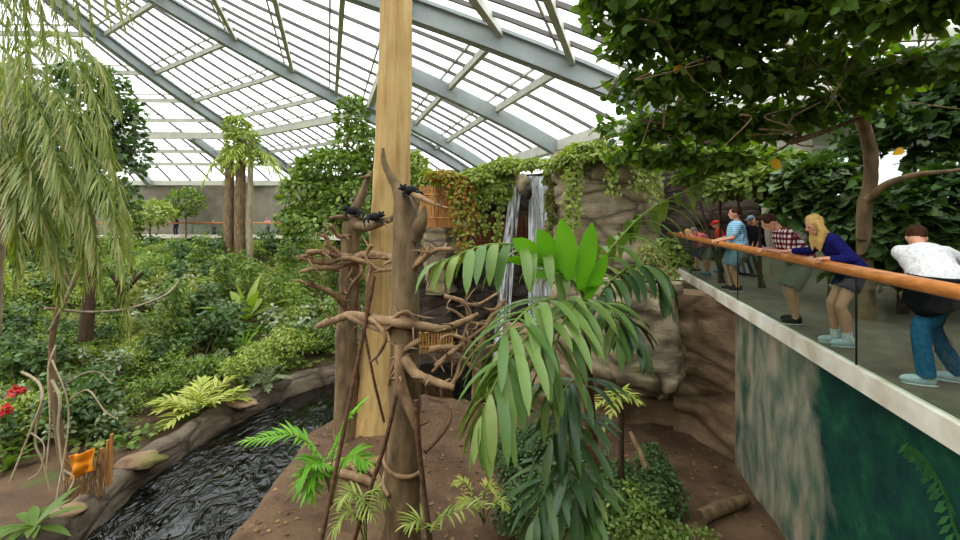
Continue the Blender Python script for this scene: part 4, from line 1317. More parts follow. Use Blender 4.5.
creeper('hanging_creeper', 'bright green creeper trailing over the cliff left of the waterfall', [WB(480, 180, 18, 20, 12), WB(500, 170, 18, 18, 9), WB(470, 200, 17.9, 14, 16), WB(495, 195, 17.9, 14, 18), WB(510, 165, 18.2, 14, 7), WB(508, 188, 18.1, 8, 16)], 3600, 'leaf_light', .2,
        [(484, 195, 235, 17.7, 3), (498, 200, 240, 17.7, 3), (470, 205, 232, 17.7, 3)], 1)
creeper('hanging_creeper', 'rust-tinted creeper hanging beside the bamboo lookout fence', [WB(462, 195, 17.6, 13, 20), WB(452, 182, 17.7, 13, 9), WB(470, 215, 17.5, 9, 18), WB(440, 178, 17.8, 14, 7)], 2200, 'leaf_rust', .2,
        [(462, 210, 262, 17.3, 3), (470, 215, 255, 17.3, 3), (455, 205, 235, 17.3, 3)], 2)
creeper('hanging_creeper', 'light green creeper spilling over the top of the pale cliff', [WB(575, 160, 14.7, 20, 9), WB(605, 158, 14.4, 24, 9), WB(635, 156, 14.4, 24, 10), WB(556, 168, 15.4, 12, 10), WB(590, 150, 14.9, 24, 7), WB(660, 158, 14.6, 14, 12), WB(535, 166, 16.5, 14, 7)], 4200, 'leaf_light', .18,
        [(568, 165, 270, 14.35, 2.5), (577, 165, 225, 14.3, 2.5), (612, 163, 195, 14.1, 4), (640, 163, 190, 14.1, 5), (655, 160, 200, 14.2, 4)], 3)
creeper('hanging_creeper', 'mossy green creeper column down the right edge of the waterfall', [WB(551, 205, 16.9, 5, 18), WB(553, 235, 16.9, 5, 20), WB(550, 182, 17, 6, 10)], 1300, 'leaf_olive', .15, [(549, 190, 262, 16.7, 2)], 4)
creeper('cliff_fern', 'ferny green shrub growing on the ledge of the pale cliff below the gallery end', [WB(652, 258, 11.6, 15, 14), WB(640, 278, 11.2, 12, 12), WB(665, 280, 11.2, 12, 14), WB(655, 296, 10.6, 16, 10)], 1700, 'leaf_olive', .14, (), 5, diamond(.2), 'fern')
creeper('cliff_fern', 'small green shrub rooted beside the end post of the near gallery', [WB(668, 250, 12.8, 10, 12), WB(680, 262, 12.6, 9, 9)], 700, 'leaf_mid', .16, (), 6, None, 'shrub')


def fence(name, label, pts, z0, z1, n, r=.035, mat='bamboo', group=None, cat='fence'):
    t = thing(name, label, cat, [pts[0][0], pts[0][1], z0], group)
    C = np.array(pts, float); seg = np.r_[0, np.cumsum(np.linalg.norm(np.diff(C, axis=0), axis=1))]
    for k in range(n):
        s = seg[-1] * k / (n - 1); x = np.interp(s, seg, C[:, 0]); y = np.interp(s, seg, C[:, 1])
        mb = MB(); tube(mb, [(x, y, z0), (x + rg.normal() * .01, y, (z0 + z1) / 2), (x + rg.normal() * .02, y, z1 + rg.normal() * .04)], r, 7, 2); mb.build('cane', M[mat], t)
    for zz in (z0 + (z1 - z0) * .25, z0 + (z1 - z0) * .8):
        mb = MB(); tube(mb, [(x, y - r, zz) for x, y in C], r * .8, 7, 1); mb.build('cross_cane', M[mat], t)
    return t


M['bamboo_dark'] = simple('bamboo_dark', '8f5a34', '5e3820', 5, .6, bstr=.1, stretch=(1, 1, .2))
q = lambda u, Y: tuple(W(u, 216, Y)[:2])
fence('bamboo_fence', 'tall pale bamboo cane fence on top of the lookout rock', [q(421, 18.8), q(436, 18.5), q(456, 18.6)], 1.2, 2.95, 22, .045)
fence('bamboo_fence', 'dark rust bamboo screen behind the left of the waterfall', [q(476, 18.8), q(515, 18.7)], .3, 1.75, 20, .045, 'bamboo_dark')
fence('bamboo_fence', 'rust bamboo screen showing through the falling water', [q(518, 18.75), q(546, 18.75)], -.2, 1.7, 14, .045, 'bamboo_dark')
fence('bamboo_fence', 'low bamboo fence behind the driftwood tangle at the back of the pool', [q(408, 17.6), q(425, 17.8), q(452, 18.2)], -3.7, -2.7, 16, .04)

# ================================================================== CANOPY AND PLANTS OVER THE NEAR GALLERY
tb = np.array([6.45, 7.5, 0])
t = thing('canopy_tree', 'spreading tree whose pale bare trunk and big dark green crown shade the near gallery', 'tree', tb)
mb = MB(); tube(mb, [tb, W(864, 215, 7.5), W(869, 190, 7.45), W(871, 155, 7.4), (W(860, 115, 7.3)), W(845, 78, 7.2), W(828, 30, 7.0)], [.13, .11, .1, .1, .095, .09, .06], 10, 5, bump=.04); mb.build('trunk', M['bark'], t)
for pts, r in (([(845, 80, 7.2), (820, 60, 6.8), (760, 40, 6.4), (690, 45, 6.3), (630, 30, 6.3)], .055), ([(803, 114, 6.9), (845, 82, 7.0), (873, 54, 6.6), (915, 25, 6.0), (955, -4, 5.6)], .045),
               ([(868, 54, 6.6), (910, 52, 6.4), (962, 56, 6.0)], .04), ([(790, 142, 7.0), (812, 136, 6.9), (850, 122, 7.0), (880, 110, 7.0)], .05), ([(868, 200, 7.4), (885, 185, 7.2), (915, 175, 7.0), (962, 170, 6.6)], .07),
               ([(840, 85, 7.2), (800, 110, 7.1), (740, 120, 7.0), (680, 125, 7.0), (640, 120, 7.0)], .045), ([(803, 114, 6.9), (790, 142, 7), (770, 155, 7.2)], .03), ([(846, 75, 7.2), (840, 30, 6.8), (800, 0, 6.2), (740, -20, 6)], .05)):
    mb = MB(); tube(mb, [W(*p) for p in pts], np.linspace(r, r * .4, len(pts)), 7, 5, bump=.05); mb.build('branch', M['bark'], t)
for k in range(70):
    u, v, Y = rg.uniform(610, 950), rg.uniform(0, 150), rg.uniform(5.6, 7.2)
    if v > 110 and u > 830: continue
    P = [W(u, v, Y), W(u + rg.normal() * 18, v + rg.normal() * 12, Y), W(u + rg.normal() * 45, v + rg.normal() * 26, Y + rg.normal() * .3)]
    mb = MB(); tube(mb, P, [.016, .011, .005], 5, 4); mb.build('twig', M['bark'], t)
cb = [(620, 14, 6.3, 34, 24), (655, 40, 6.3, 46, 34), (690, 15, 6.0, 60, 40), (705, 70, 6.5, 60, 36), (650, 95, 6.9, 44, 30), (750, 30, 6.0, 60, 45), (760, 90, 6.6, 60, 36), (810, 15, 5.6, 60, 45), (820, 70, 6.4, 50, 32),
      (870, 20, 5.6, 60, 40), (930, 15, 5.2, 60, 40), (940, 70, 5.9, 50, 30), (890, 80, 6.3, 50, 24), (700, 125, 7.2, 50, 26), (650, 135, 7.6, 34, 22), (745, 135, 7.3, 46, 24), (790, 120, 7.1, 40, 18), (950, -20, 5, 70, 40), (780, -25, 5.4, 90, 40), (680, -25, 5.8, 60, 34),
      (625, 55, 6.6, 26, 26), (845, 105, 6.8, 40, 14), (600, 0, 6.2, 22, 14), (630, 160, 7.8, 22, 16), (672, 162, 7.8, 30, 16), (720, 165, 7.5, 30, 12), (605, 130, 8, 10, 14), (595, 30, 6.3, 10, 12)]
f = MB(); blob_leaves(f, [WB(u, v, Y, ru, rv, ru * .9) for u, v, Y, ru, rv in cb], 9500, .165, heart(.4), rg, shell=.03, droop=.5, flat=.35)
f.build('foliage', M['leaf_canopy'], t)
f = MB()
P = np.array([W(780, 163, 6.4), W(677, 66, 5.9), W(903, 150, 7.5)])
scatter(f, P, nrm(rg.normal(size=(3, 3)) - [0, 0, .6]), nrm(rg.normal(size=(3, 3)) * .3 + [0, -1, .3]), np.array([.2, .13, .16]), heart(.42)); f.build('yellowed_leaves', M['leaf_gold'], t)


def bushmass(name, label, blobs, n, leaf, size, tm, seed, cat='shrub', stems=2, bark='bark_dark', z=0.0):
    r_ = np.random.default_rng(seed)
    c0 = np.array(blobs[0][0]); base = [c0[0], c0[1], z]
    t = thing(name, label, cat, base)
    f = MB(); blob_leaves(f, blobs, n, size, tm, r_); f.build('foliage', M[leaf], t)
    for k in range(stems):
        c = np.array(blobs[k % len(blobs)][0]); s = MB(); tube(s, [[c0[0] + .1 * k, c0[1], z], [(c0[0] + c[0]) / 2, (c0[1] + c[1]) / 2, (z + c[2]) / 2], c], [.05, .035, .02], 6, 4); s.build('stem', M[bark], t)
    return t


bushmass('glossy_shrub', 'leafy mid-green shrub behind the railing between the blue-shirt man and the checked-shirt man', [WB(760, 185, 10.8, 34, 20), WB(735, 190, 11, 24, 18), WB(790, 195, 10.6, 26, 22), WB(775, 165, 10.9, 26, 14)], 2200, 'leaf_mid', .24, oval(.36), 11)
bushmass('glossy_shrub', 'dark glossy shrub behind the blonde woman', [WB(830, 200, 8.6, 30, 26), WB(850, 235, 8.3, 30, 30), WB(815, 180, 8.8, 28, 18), WB(860, 272, 8, 24, 24), WB(800, 215, 9.2, 24, 26)], 2200, 'leaf_dark', .26, oval(.36), 12)
bushmass('glossy_shrub', 'dark shrub behind the person in the white top', [WB(900, 215, 7.9, 36, 22), WB(950, 200, 7.8, 40, 30), WB(890, 250, 7.6, 30, 30), WB(950, 250, 7.6, 40, 40)], 2200, 'leaf_deep', .26, oval(.36), 13)
bushmass('window_plant', 'dark leafy plant silhouetted against the bright window at upper right', [WB(915, 130, 9.6, 34, 22), WB(950, 110, 9.4, 26, 30), WB(880, 120, 9.8, 18, 18), WB(945, 160, 9.3, 26, 14)], 1500, 'leaf_deep', .26, oval(.36), 14, 'plant', z=0)
bushmass('window_plant', 'thin dark twiggy plant right of the pale wall edge before the window', [WB(850, 130, 10.8, 14, 26), WB(845, 165, 10.7, 16, 20), WB(870, 150, 10.6, 12, 22)], 420, 'leaf_dark', .25, oval(.36), 15, 'plant')
bushmass('glossy_shrub', 'light green leafy bush under the canopy left of the pale wall', [WB(720, 165, 11.5, 30, 14), WB(690, 160, 12, 24, 14), WB(745, 158, 11.3, 24, 12), WB(700, 180, 12.2, 24, 10)], 1500, 'leaf_mid', .22, oval(.36), 16)
bp = np.array([7.6, 8.3, 0])
t = fern('umbrella_plant', 'pale umbrella-leaved rosette glowing before the low window behind the shrubs', 'leaf_mid', 11, .75, 71, lw=.16, ll=.3, nl=4, cat='plant', up=(.1, .7))
t.location = W(890, 198, 8.6)

# ================================================================== UNIQUE PLANTS AND THINGS OF THE LEFT BANK
def onB(u, v, dz=0.0):
    """the point of the bank seen at (u, v)"""
    for Y in np.arange(6.5, 42, .05):
        p = W(u, v, Y)
        if land_z(p[0], p[1]) >= p[2]: return np.array([p[0], p[1], land_z(p[0], p[1]) + dz])
    return W(u, v, 20)


def place(t, p, sc=1, rz=0):
    t.location = Vector(p); t.scale = (sc,) * 3; t.rotation_euler = (0, 0, rz); return t


place(straps('banana_plant', 'small banana-like plant with broad upright leaves in the middle of the left bank', 'leaf_light', 9, 1.7, .45, 81, 'plant', (.5, 1.4), .7), np.array([(246 - 480) / 450 * 19.5, 19.5, land_z((246 - 480) / 450 * 19.5, 19.5) + .5]), 1.15)
place(fern('fan_palm', 'low yellow-green fan palm near the stream wall on the left bank', 'leaf_yellow', 12, 1.0, 82, lw=.12, ll=.5, nl=8, cat='palm', up=(.3, 1.0), droop=.8), np.array([-7.85, 12.5, land_z(-7.85, 12.5) + .15]), 1.05)
place(fern('fern', 'feathery green fern at the foot of the slope below the banana-like plant', 'leaf_light', 12, 1.0, 83), onB(215, 345), 1.2)
place(fern('fern', 'green fern overhanging the stream wall right of the fan palm', 'leaf_grey', 12, .8, 84), onB(266, 395), .9)
place(fern('fern', 'bright fern half way up the bank near the left dead tree', 'leaf_bright', 12, 1.0, 85), onB(305, 345), 1.2)
place(straps('dracaena', 'spiky bright green plant beside red leaves on the middle slope', 'leaf_bright', 14, .9, .1, 86, 'plant', (.5, 1.4), .8), onB(243, 352), 1.2)
place(straps('broad_leaf_plant', 'plant with long pale green pointed leaves in the bottom left corner', 'leaf_mid', 16, .7, .14, 87, 'plant', (.1, .9), .8), np.r_[W(34, 512, 7.6)[:2], -3.55], 1.1)
place(straps('broad_leaf_plant', 'plant with broad glossy green leaves at the left edge above the corner', 'leaf_mid', 10, .6, .14, 88, 'plant', (.2, 1.1), .9), onB(8, 470), 1.1)
for (u, v, lab, sd_) in ((16, 392, 'red flowering plant at the left edge, the upper of two', 91), (1, 412, 'red flowering plant cut by the left edge, the lower of two', 92)):
    p = onB(u, v + 40); r_ = np.random.default_rng(sd_)
    t = thing('red_flower_plant', lab, 'flower', p)
    Y = p[1]; f = MB(); blob_leaves(f, [(W(u, v + 18, Y), (.4, .35, .3))], 160, .18, oval(.3), r_); f.build('foliage', M['leaf_dark'], t)
    f = MB(); blob_leaves(f, [(W(u, v, Y - .2), (.14, .12, .11))], 46, .13, oval(.3), r_, shell=.1); f.build('blossom', M['leaf_red'], t)
    s = MB(); tube(s, [p, W(u, v + 18, Y), W(u, v, Y - .2)], [.025, .02, .012], 6, 4); s.build('stem', M['stem_green'], t)
# brambly bare-stemmed tree with hanging roots at lower left
p0 = onB(66, 478)
t = thing('aerial_root_tree', 'bare thin tree with tangled hanging aerial roots at lower left', 'tree', p0)
mb = MB(); tube(mb, [p0 + [0, 0, -.1], W(60, 440, p0[1]), W(54, 390, p0[1]), W(52, 345, p0[1]), W(60, 300, p0[1]), W(70, 262, p0[1])], [.1, .075, .065, .06, .05, .03], 8, 5, bump=.06); mb.build('trunk', M['bark'], t)
for pts, r in (([(22, 372, 8.6), (38, 382, 8.4), (42, 400, 8.2), (30, 432, 8.1), (10, 482, 7.9)], .028), ([(42, 400, 8.2), (35, 440, 8.2), (42, 460, 8.2), (50, 490, 8.2)], .022), ([(52, 380, 8.6), (60, 400, 8.5), (58, 430, 8.4), (64, 480, 8.2)], .03),
               ([(56, 345, 8.9), (48, 370, 8.7), (50, 420, 8.4), (46, 470, 8.2)], .02), ([(52, 360, 9), (66, 395, 8.7), (68, 430, 8.5), (56, 500, 8)], .018), ([(64, 470, 8.4), (74, 480, 8.3), (60, 505, 8), (66, 510, 7.9)], .02),
               ([(70, 400, 9), (88, 390, 8.9), (104, 410, 8.8), (118, 420, 8.8)], .02), ([(30, 432, 8.1), (44, 445, 8.1), (40, 470, 8.0), (28, 480, 7.9)], .014), ([(54, 392, 8.8), (80, 375, 8.9), (98, 372, 9.1), (112, 384, 9)], .018),
               ([(82, 262, 9), (66, 300, 9.1), (50, 330, 9.3)], .05), ([(45, 308, 9.2), (90, 312, 10), (130, 308, 11), (165, 295, 12), (178, 282, 13)], .03)):
    mb = MB(); tube(mb, [W(*q_) for q_ in pts], np.linspace(r, r * .6, len(pts)), 6, 5, bump=.06); mb.build('root' if r < .04 else 'branch', M['bark_pale'], t)
t = thing('twisted_tree', 'small dark twisted bare tree in the shrubs right of the weeping palm', 'tree', onB(120, 306))
for pts, r in (([(120, 312, 15), (121, 296, 15), (118, 284, 15), (112, 275, 15)], .12), ([(121, 296, 15), (132, 284, 14.8), (143, 272, 14.7)], .09), ([(132, 284, 14.8), (134, 274, 15), (130, 266, 15)], .06)):
    mb = MB(); tube(mb, [W(*q_) for q_ in pts], np.linspace(r, r * .5, len(pts)), 7, 4, bump=.07); mb.build('branch', M['bark_dark'], t)
# orange sheet over a little stick fence
p0 = np.r_[W(92, 492, 8.9)[:2], 0]; p0[2] = -3.8
M['stick'] = simple('stick', 'a07c4c', '6e5230', 9, .7)
t = thing('stick_fence', 'low fence of thin dry sticks holding an orange sheet by the stream wall', 'fence', p0)
for k in range(26):
    u = 68 + k * 1.35 + rg.normal() * 2; mb = MB(); tube(mb, [W(u, 498 + rg.normal() * 4, 8.75), W(u + rg.normal() * 4, 480, 8.7), W(u + rg.normal() * 7, 455 + rg.normal() * 6, 8.75)], .011, 5, 3); mb.build('stick', M['stick'], t)
G = np.zeros((14, 12, 3))
for i in range(14):
    for j in range(12):
        a, b = i / 13, j / 11
        p = W(69 + 25 * a + 2 * b, 456 - 7 * a + 24 * b - 4 * a * b, 8.5); p[1] += .05 * math.sin(a * 9 + b * 3) + .05 * noise.noise(Vector((a * 4, b * 4, 1))); G[i, j] = p
M['orange'] = simple('orange_sheet', 'e8951c', 'd07a12', 5, .6)
mb = MB(); grid(mb, G); o = mb.build('sheet', M['orange']); md = o.modifiers.new('s', 'SOLIDIFY'); md.thickness = .015
tag(o, 'crumpled bright orange sheet hung on the stick fence at lower left', 'sheet')
for k, (u, v0, v1, lab) in enumerate(((101, 482, 448, 'short bamboo stake right of the orange sheet, lowest of the three'), (107, 480, 440, 'middle bamboo stake right of the orange sheet'), (111, 478, 434, 'tallest bamboo stake right of the orange sheet'))):
    mb = MB(); tube(mb, [W(u, v0 + 6, 8.85), W(u, (v0 + v1) / 2, 8.85), W(u + 1, v1, 8.85)], .028, 8, 3); tag(mb.build('bamboo_stake', M['bamboo']), lab, 'stake', 'bamboo stakes by the stream wall')
for (u, v, r, lab) in ((140, 462, .34, 'mossy flat rock set on the stream wall right of the bamboo stakes'), (68, 512, .22, 'flat stone on the stream wall below the stick fence'), (242, 404, .3, 'brown stone on the stream wall below the fan palm')):
    x, y = isl(u, v, -3.72); mb = MB(); ell(mb, [x, y, -3.7], (r * 1.4, r, r * .38), 0, 18, 10, .35, u); tag(mb.build('rock', M['rock_brown']), lab, 'rock')
# painted palm leaf on the mural
mb = MB(); r_ = np.random.default_rng(3)
def ML(y, z): return RE(y, .343, z)
C = [ML(4.85, -.68), ML(4.65, -.7), ML(4.45, -.85), ML(4.28, -1.15), ML(4.15, -1.6), ML(4.1, -2.1)]
CC = catmull(C, 6)
for i, c in enumerate(CC):
    for sg in (-1, 1):
        e = c + np.array([ux, uy, 0]) * sg * (.17 + .03 * r_.normal()) + np.array([0, 0, -.2 + .03 * r_.normal()])
        d = nrm(e - c); n_ = np.cross(d, [nx, ny, 0]) * .028
        mb.add([c, (c + e) / 2 + n_, e, (c + e) / 2 - n_], [[0, 1, 2, 3]])
M['paint_leaf'] = simple('paint_leaf', '3f7a3c', '2a5c34', 6, .8)
o = mb.build('painted_frond', M['paint_leaf']); o.parent = wl; o['label'] = 'green palm leaf painted on the mural'

# ================================================================== PEOPLE
def Rx(a): c, s = math.cos(a), math.sin(a); return np.array([[1, 0, 0], [0, c, -s], [0, s, c]])
def Rz(a): c, s = math.cos(a), math.sin(a); return np.array([[c, -s, 0], [s, c, 0], [0, 0, 1.0]])


def remesh(mb, vox, smooth=6, fac=.5):
    me = mb.mesh('tmp', M['black'])
    o = bpy.data.objects.new('tmp', me); COL.objects.link(o)
    r = o.modifiers.new('r', 'REMESH'); r.mode = 'VOXEL'; r.voxel_size = vox
    s = o.modifiers.new('s', 'SMOOTH'); s.iterations = smooth; s.factor = fac
    dg = bpy.context.evaluated_depsgraph_get(); dg.update()
    e = o.evaluated_get(dg).to_mesh()
    V = np.empty(len(e.vertices) * 3, np.float32); e.vertices.foreach_get('co', V)
    L = np.empty(len(e.loops), np.int32); e.loops.foreach_get('vertex_index', L)
    nq = np.empty(len(e.polygons), np.int32); e.polygons.foreach_get('loop_total', nq)
    st = np.empty(len(e.polygons), np.int32); e.polygons.foreach_get('loop_start', st)
    o.evaluated_get(dg).to_mesh_clear()
    q = [(L[st[nq == k][:, None] + np.arange(k)]) for k in (3, 4) if (nq == k).any()]
    bpy.data.objects.remove(o); bpy.data.meshes.remove(me)
    return V.reshape(-1, 3), q


def add_re(dst, src, vox, smooth=6, mat=0):
    V, qs = remesh(src, vox, smooth)
    b = dst.n
    dst.v.append(V)
    for q in qs: dst.f.append((q.astype(np.int64) + b, mat))
    dst.n += len(V)


def cap(mb, a, b, ra, rb, n=14, ends=True):
    a, b = np.asarray(a, float), np.asarray(b, float)
    tube(mb, [a, a * .5 + b * .5, b], [ra, (ra + rb) / 2, rb], n, 1)
    if ends:
        ell(mb, a, (ra * .99,) * 3, 0, n, 9); ell(mb, b, (rb * .99,) * 3, 0, n, 9)


def ik(a, t, l1, l2, pole):
    a, t = np.asarray(a, float), np.asarray(t, float)
    d = t - a; D = np.linalg.norm(d)
    if D > (l1 + l2) * .995: t = a + d / D * (l1 + l2) * .995; d = t - a; D = np.linalg.norm(d)
    x = (l1 * l1 - l2 * l2 + D * D) / (2 * D); h = math.sqrt(max(0, l1 * l1 - x * x))
    u = d / D; p = np.asarray(pole, float); p = nrm(p - u * (p @ u))
    return a + u * x + p * h, t


def cloth(name, c, c2=None, sc=30): 
    if name not in M: M[name] = simple(name, c, c2, sc, .85, bstr=.1, spec=.1)
    return M[name]


SKIN = simple('skin', 'd8a184', 'c98f72', 14, .55)
EYE = simple('eye_dark', '2a1c14', '1a120c', 10, .3)


def person(label, loc, rz, s=1.0, g=1.0, lean=0.0, lyaw=0.0, pitch=0.2, hyaw=0.0, arms=None, feet=((-.1, 0), (.1, 0)), hip=None, shirt=None, sleeve=.55, bottom=None, blen=.5, flare=.04,
           shoes=None, socks=None, hair=None, hairlen=0, vox=.012, hat=None, group=None, jacket=None, skin=None):
    """arms: wrist targets in metres, relative to the feet, +y ahead; blen: how far down the leg the bottoms reach (.5 knee, 1 ankle)"""
    sk = skin or SKIN
    t = thing('person', label, 'person', loc, group, local=True, rz=math.radians(rz))
    hy = (-.16 * math.sin(lean) if hip is None else hip)
    P0 = np.array([0, hy, .93 * s])
    U = Rz(math.radians(lyaw)) @ Rx(-lean)
    up = lambda x, y, z: P0 + U @ (np.array([x, y, z]) * s)
    H = Rz(math.radians(lyaw + hyaw)) @ Rx(-lean * .45 - pitch)
    Mid = Rz(math.radians(lyaw)) @ Rx(-lean * .55)
    nb = up(0, -.015, .52)
    hc = nb + (U @ np.array([0, .0, .05]) + H @ np.array([0, .03, .12])) * s
    pel = P0 + np.array([0, 0, .0])
    body, top, low = MB(), MB(), MB()
    torso = [(up(0, 0, .02), np.array([.165 * g, .125 * g, .13]), .5), (up(0, .01, .17), np.array([.15 * g, .12 * g, .17]), 1), (up(0, .0, .35), np.array([.17 * (g * .5 + .5), .115 * g, .18]), 1)]
    for c, r, _ in torso: ell(body, c, r * s, 0, 18, 11, rot=U if _ == 1 else Mid)
    cap(body, up(-.13, -.01, .45), up(.13, -.01, .45), .072 * s, .072 * s)
    cap(body, up(0, -.015, .46), hc - H @ np.array([0, .02, .04]) * s, .062 * s, .052 * s)
    # head
    head = MB()
    ell(head, hc, np.array([.077, .098, .118]) * s, 0, 20, 15, rot=H)
    hp = lambda x, y, z: hc + H @ np.array([x, y, z]) * s
    ell(head, hp(0, .03, -.075), np.array([.055, .065, .055]) * s, 0, 14, 9, rot=H)
    ell(head, hp(0, .102, -.02), np.array([.016, .024, .026]) * s, 0, 10, 8, rot=H)
    ell(head, hp(0, .09, -.065), np.array([.028, .016, .010]) * s, 0, 10, 7, rot=H)
    for e in (-1, 1): ell(head, hp(e * .078, -.005, -.015), np.array([.012, .022, .032]) * s, 0, 10, 8, rot=H)
    # legs
    fl = []
    for e, (fx, fy) in zip((-1, 1), feet):
        hj = P0 + np.array([e * .095 * g * s, 0, -.03 * s]); an = np.array([fx, fy, .085 * s])
        kn, an = ik(hj, an, .43 * s, .43 * s, (0, 1, 0))
        cap(body, hj, kn, .088 * s * g ** .5, .06 * s); cap(body, kn, an, .06 * s, .04 * s)
        ell(body, kn * .62 + an * .38 + [0, -.018 * s, 0], np.array([.055, .06, .11]) * s, 0, 14, 9)
        fl.append((hj, kn, an))
        cap(body, an, an + np.array([0, .11, -.045]) * s, .038 * s, .03 * s)
        if bottom is not None:
            if blen <= .5:
                q = hj * (1 - blen * 2) + kn * blen * 2
                tube(low, [hj + [0, 0, .03], hj * .5 + q * .5, q], [.1 * s * g, (.098 + flare * .5) * s * g ** .5, (.075 + flare) * s], 16, 3)
            else:
                q = kn * (2 - blen * 2) + an * (blen * 2 - 1)
                tube(low, [hj + [0, 0, .03], hj * .4 + kn * .6, kn, q], [.105 * s * g, .09 * s, .076 * s, (.062 + flare) * s], 16, 4)
    hands = MB()
    for e, T in zip((-1, 1), arms):
        sh = up(e * .175, -.01, .45)
        el, wr = ik(sh, T, .285 * s, .255 * s, (e * .5, -.6, -.7))
        cap(body, sh, el, .05 * s, .04 * s); cap(body, el, wr, .041 * s, .028 * s)
        cap(top, up(e * .1, -.01, .44), sh, .085 * s, .078 * s)
        if sleeve <= 1: tube(top, [sh, sh * .5 + (sh * (1 - sleeve) + el * sleeve) * .5, sh * (1 - sleeve) + el * sleeve], [.078 * s, .072 * s, .066 * s], 14, 3)
        else:
            q = el * (2 - sleeve) + wr * (sleeve - 1); cap(top, sh, el, .074 * s, .056 * s); tube(top, [el, q], [.056 * s, .042 * s], 14, 3)
        # hand: palm, four fingers curling down, thumb at the side
        d = nrm(wr - el); dn = np.array([0, 0, -1.0]); dn = nrm(dn - d * (dn @ d) * .8)
        if abs(d[2]) > .85: dn = nrm(np.array([0, .3, 0]) - d * d[1] * .3)
        sd = np.cross(d, dn)
        pc = wr + d * .045 * s + dn * .006
        ell(hands, pc, np.array([.04, .05, .02]) * s, 0, 12, 8, rot=np.stack([sd, d, dn], 1))
        cap(hands, wr - d * .03 * s, pc, .026 * s, .026 * s, 10)
        for f_, (o_, ln) in enumerate(((-.028, .062), (-.01, .072), (.01, .068), (.028, .052))):
            a = wr + d * .08 * s + sd * o_ * s; b = a + (d * .75 + dn * .5) * ln * .5 * s; c = b + (d * .25 + dn * .95) * ln * .55 * s
            cap(hands, a, b, .0095 * s, .0085 * s, 8); cap(hands, b, c, .0085 * s, .0075 * s, 8)
        a = wr + d * .03 * s - sd * .03 * s * e; b = a + (d * .6 - sd * .6 * e + dn * .2) * .035 * s; c = b + (d * .7 + dn * .6) * .03 * s
        cap(hands, a, b, .012 * s, .01 * s, 8); cap(hands, b, c, .01 * s, .008 * s, 8)
    full = MB(); add_re(full, body, vox, 7)
    add_re(full, head, min(vox, .009), 3)
    if vox < .02: add_re(full, hands, .0052, 3)
    else: full.add(np.concatenate(hands.v), hands.f[0][0]); [full.f.append((f + full.n - hands.n, 0)) for f, _ in hands.f[1:]]
    full.build('body', sk, t)
    # shirt
    for c, r, k_ in torso:
        ell(top, c, (r + .022) * s, 0, 18, 11, rot=U if k_ == 1 else Mid)
    hem = MB(); 
    tube(top, [up(0, 0, .34), up(0, 0.005, .16), up(0, 0, .02), P0 + [0, 0, -.06 * s]], [.14 * s * g, .15 * s * g, .165 * s * g, .175 * s * g], 18, 3)
    ob = MB(); add_re(ob, top, vox, 8); ob.build('shirt', shirt, t)
    if bottom is not None:
        ell(low, P0 + [0, 0, -.01], np.array([.178 * g, .145 * g, .13]) * s, 0, 18, 11)
        ob = MB(); add_re(ob, low, vox, 6); ob.build('trousers' if blen > .5 else 'shorts', bottom, t)
    if jacket is not None:
        jk = MB(); a = np.linspace(0, 2 * PI, 28)
        G = np.array([[P0 + np.array([(.2 + .03 * q + .012 * math.sin(7 * x)) * g * s * math.cos(x), (.165 + .03 * q + .012 * math.sin(6 * x)) * g * s * math.sin(x), (.1 - .32 * q - .05 * q * math.sin(3 * x + 1)) * s]) for q in np.linspace(0, 1, 8)] for x in a])
        grid(jk, G); o = jk.build('tied_jacket', jacket, t); md = o.modifiers.new('s', 'SOLIDIFY'); md.thickness = .02
        kn_ = MB(); strip_leaf(kn_, P0 + np.array([-.16, -.15, -.05]) * s, (-.5, -.3, -.8), .45 * s, .2 * s, .8, 6); o = kn_.build('jacket_sleeve', jacket, t); md = o.modifiers.new('s', 'SOLIDIFY'); md.thickness = .03
    for (hj, kn, an) in fl:
        sh_ = MB()
        ell(sh_, an + np.array([0, .065, -.035]) * s, np.array([.046, .135, .05]) * s, 0, 16, 9); ell(sh_, an + np.array([0, -.02, -.015]) * s, np.array([.045, .055, .065]) * s, 0, 14, 9)
        V = np.concatenate(sh_.v); V[:, 2] = np.maximum(V[:, 2], .004); sh_.v = [V]
        so = sh_.build('shoe', shoes, t)
        sl = MB(); ell(sl, an + np.array([0, .05, 0]) * s - [0, 0, an[2] - .012], np.array([.048, .142, .016]) * s, 0, 16, 7); V = np.concatenate(sl.v); V[:, 2] = np.clip(V[:, 2], .002, .02); sl.v = [V]
        sl.build('sole', cloth('shoe_sole', 'e6e6e2'), so)
        so_ = MB(); tube(so_, [[an[0], an[1] + .06 * s, 0.0], [an[0], an[1] + .06 * s, .022 * s]], [.0, .0], 4, 1) if 0 else None
        if socks is not None:
            so_ = MB(); u_ = nrm(kn - an); tube(so_, [an, an + u_ * .05 * s, an + u_ * .1 * s], [.05 * s, .05 * s, .05 * s], 12, 2); so_.build('sock', socks, t)
    for e in (-1, 1):
        eb = MB(); ell(eb, hp(e * .03, .088, .005), np.array([.012, .01, .007]) * s, 0, 8, 6, rot=H); eb.build('eye', EYE, t)
    if hair is not None:
        hb = MB()
        ell(hb, hp(0, -.018, .028), np.array([.09, .1, .105]) * s, 0, 18, 12, .12, 3, rot=H)
        if hairlen:
            for e in (-1, -.4, .4, 1):
                a = hp(e * .07, -.03 + .02 * abs(e), .03)
                tube(hb, [a, hp(e * .095, -.035 + .04 * abs(e), -.09), hp(e * .085, -.03 + .05 * abs(e), -.09) + np.array([0, 0, -hairlen * .5]) , hp(e * .08, -.02 + .05 * abs(e), -.09) + np.array([0, 0, -hairlen])], [.04 * s, .05 * s, .045 * s, .012], 10, 4)
        ob = MB(); add_re(ob, hb, max(.009, vox * .8), 3); ob.build('hair', hair, t)
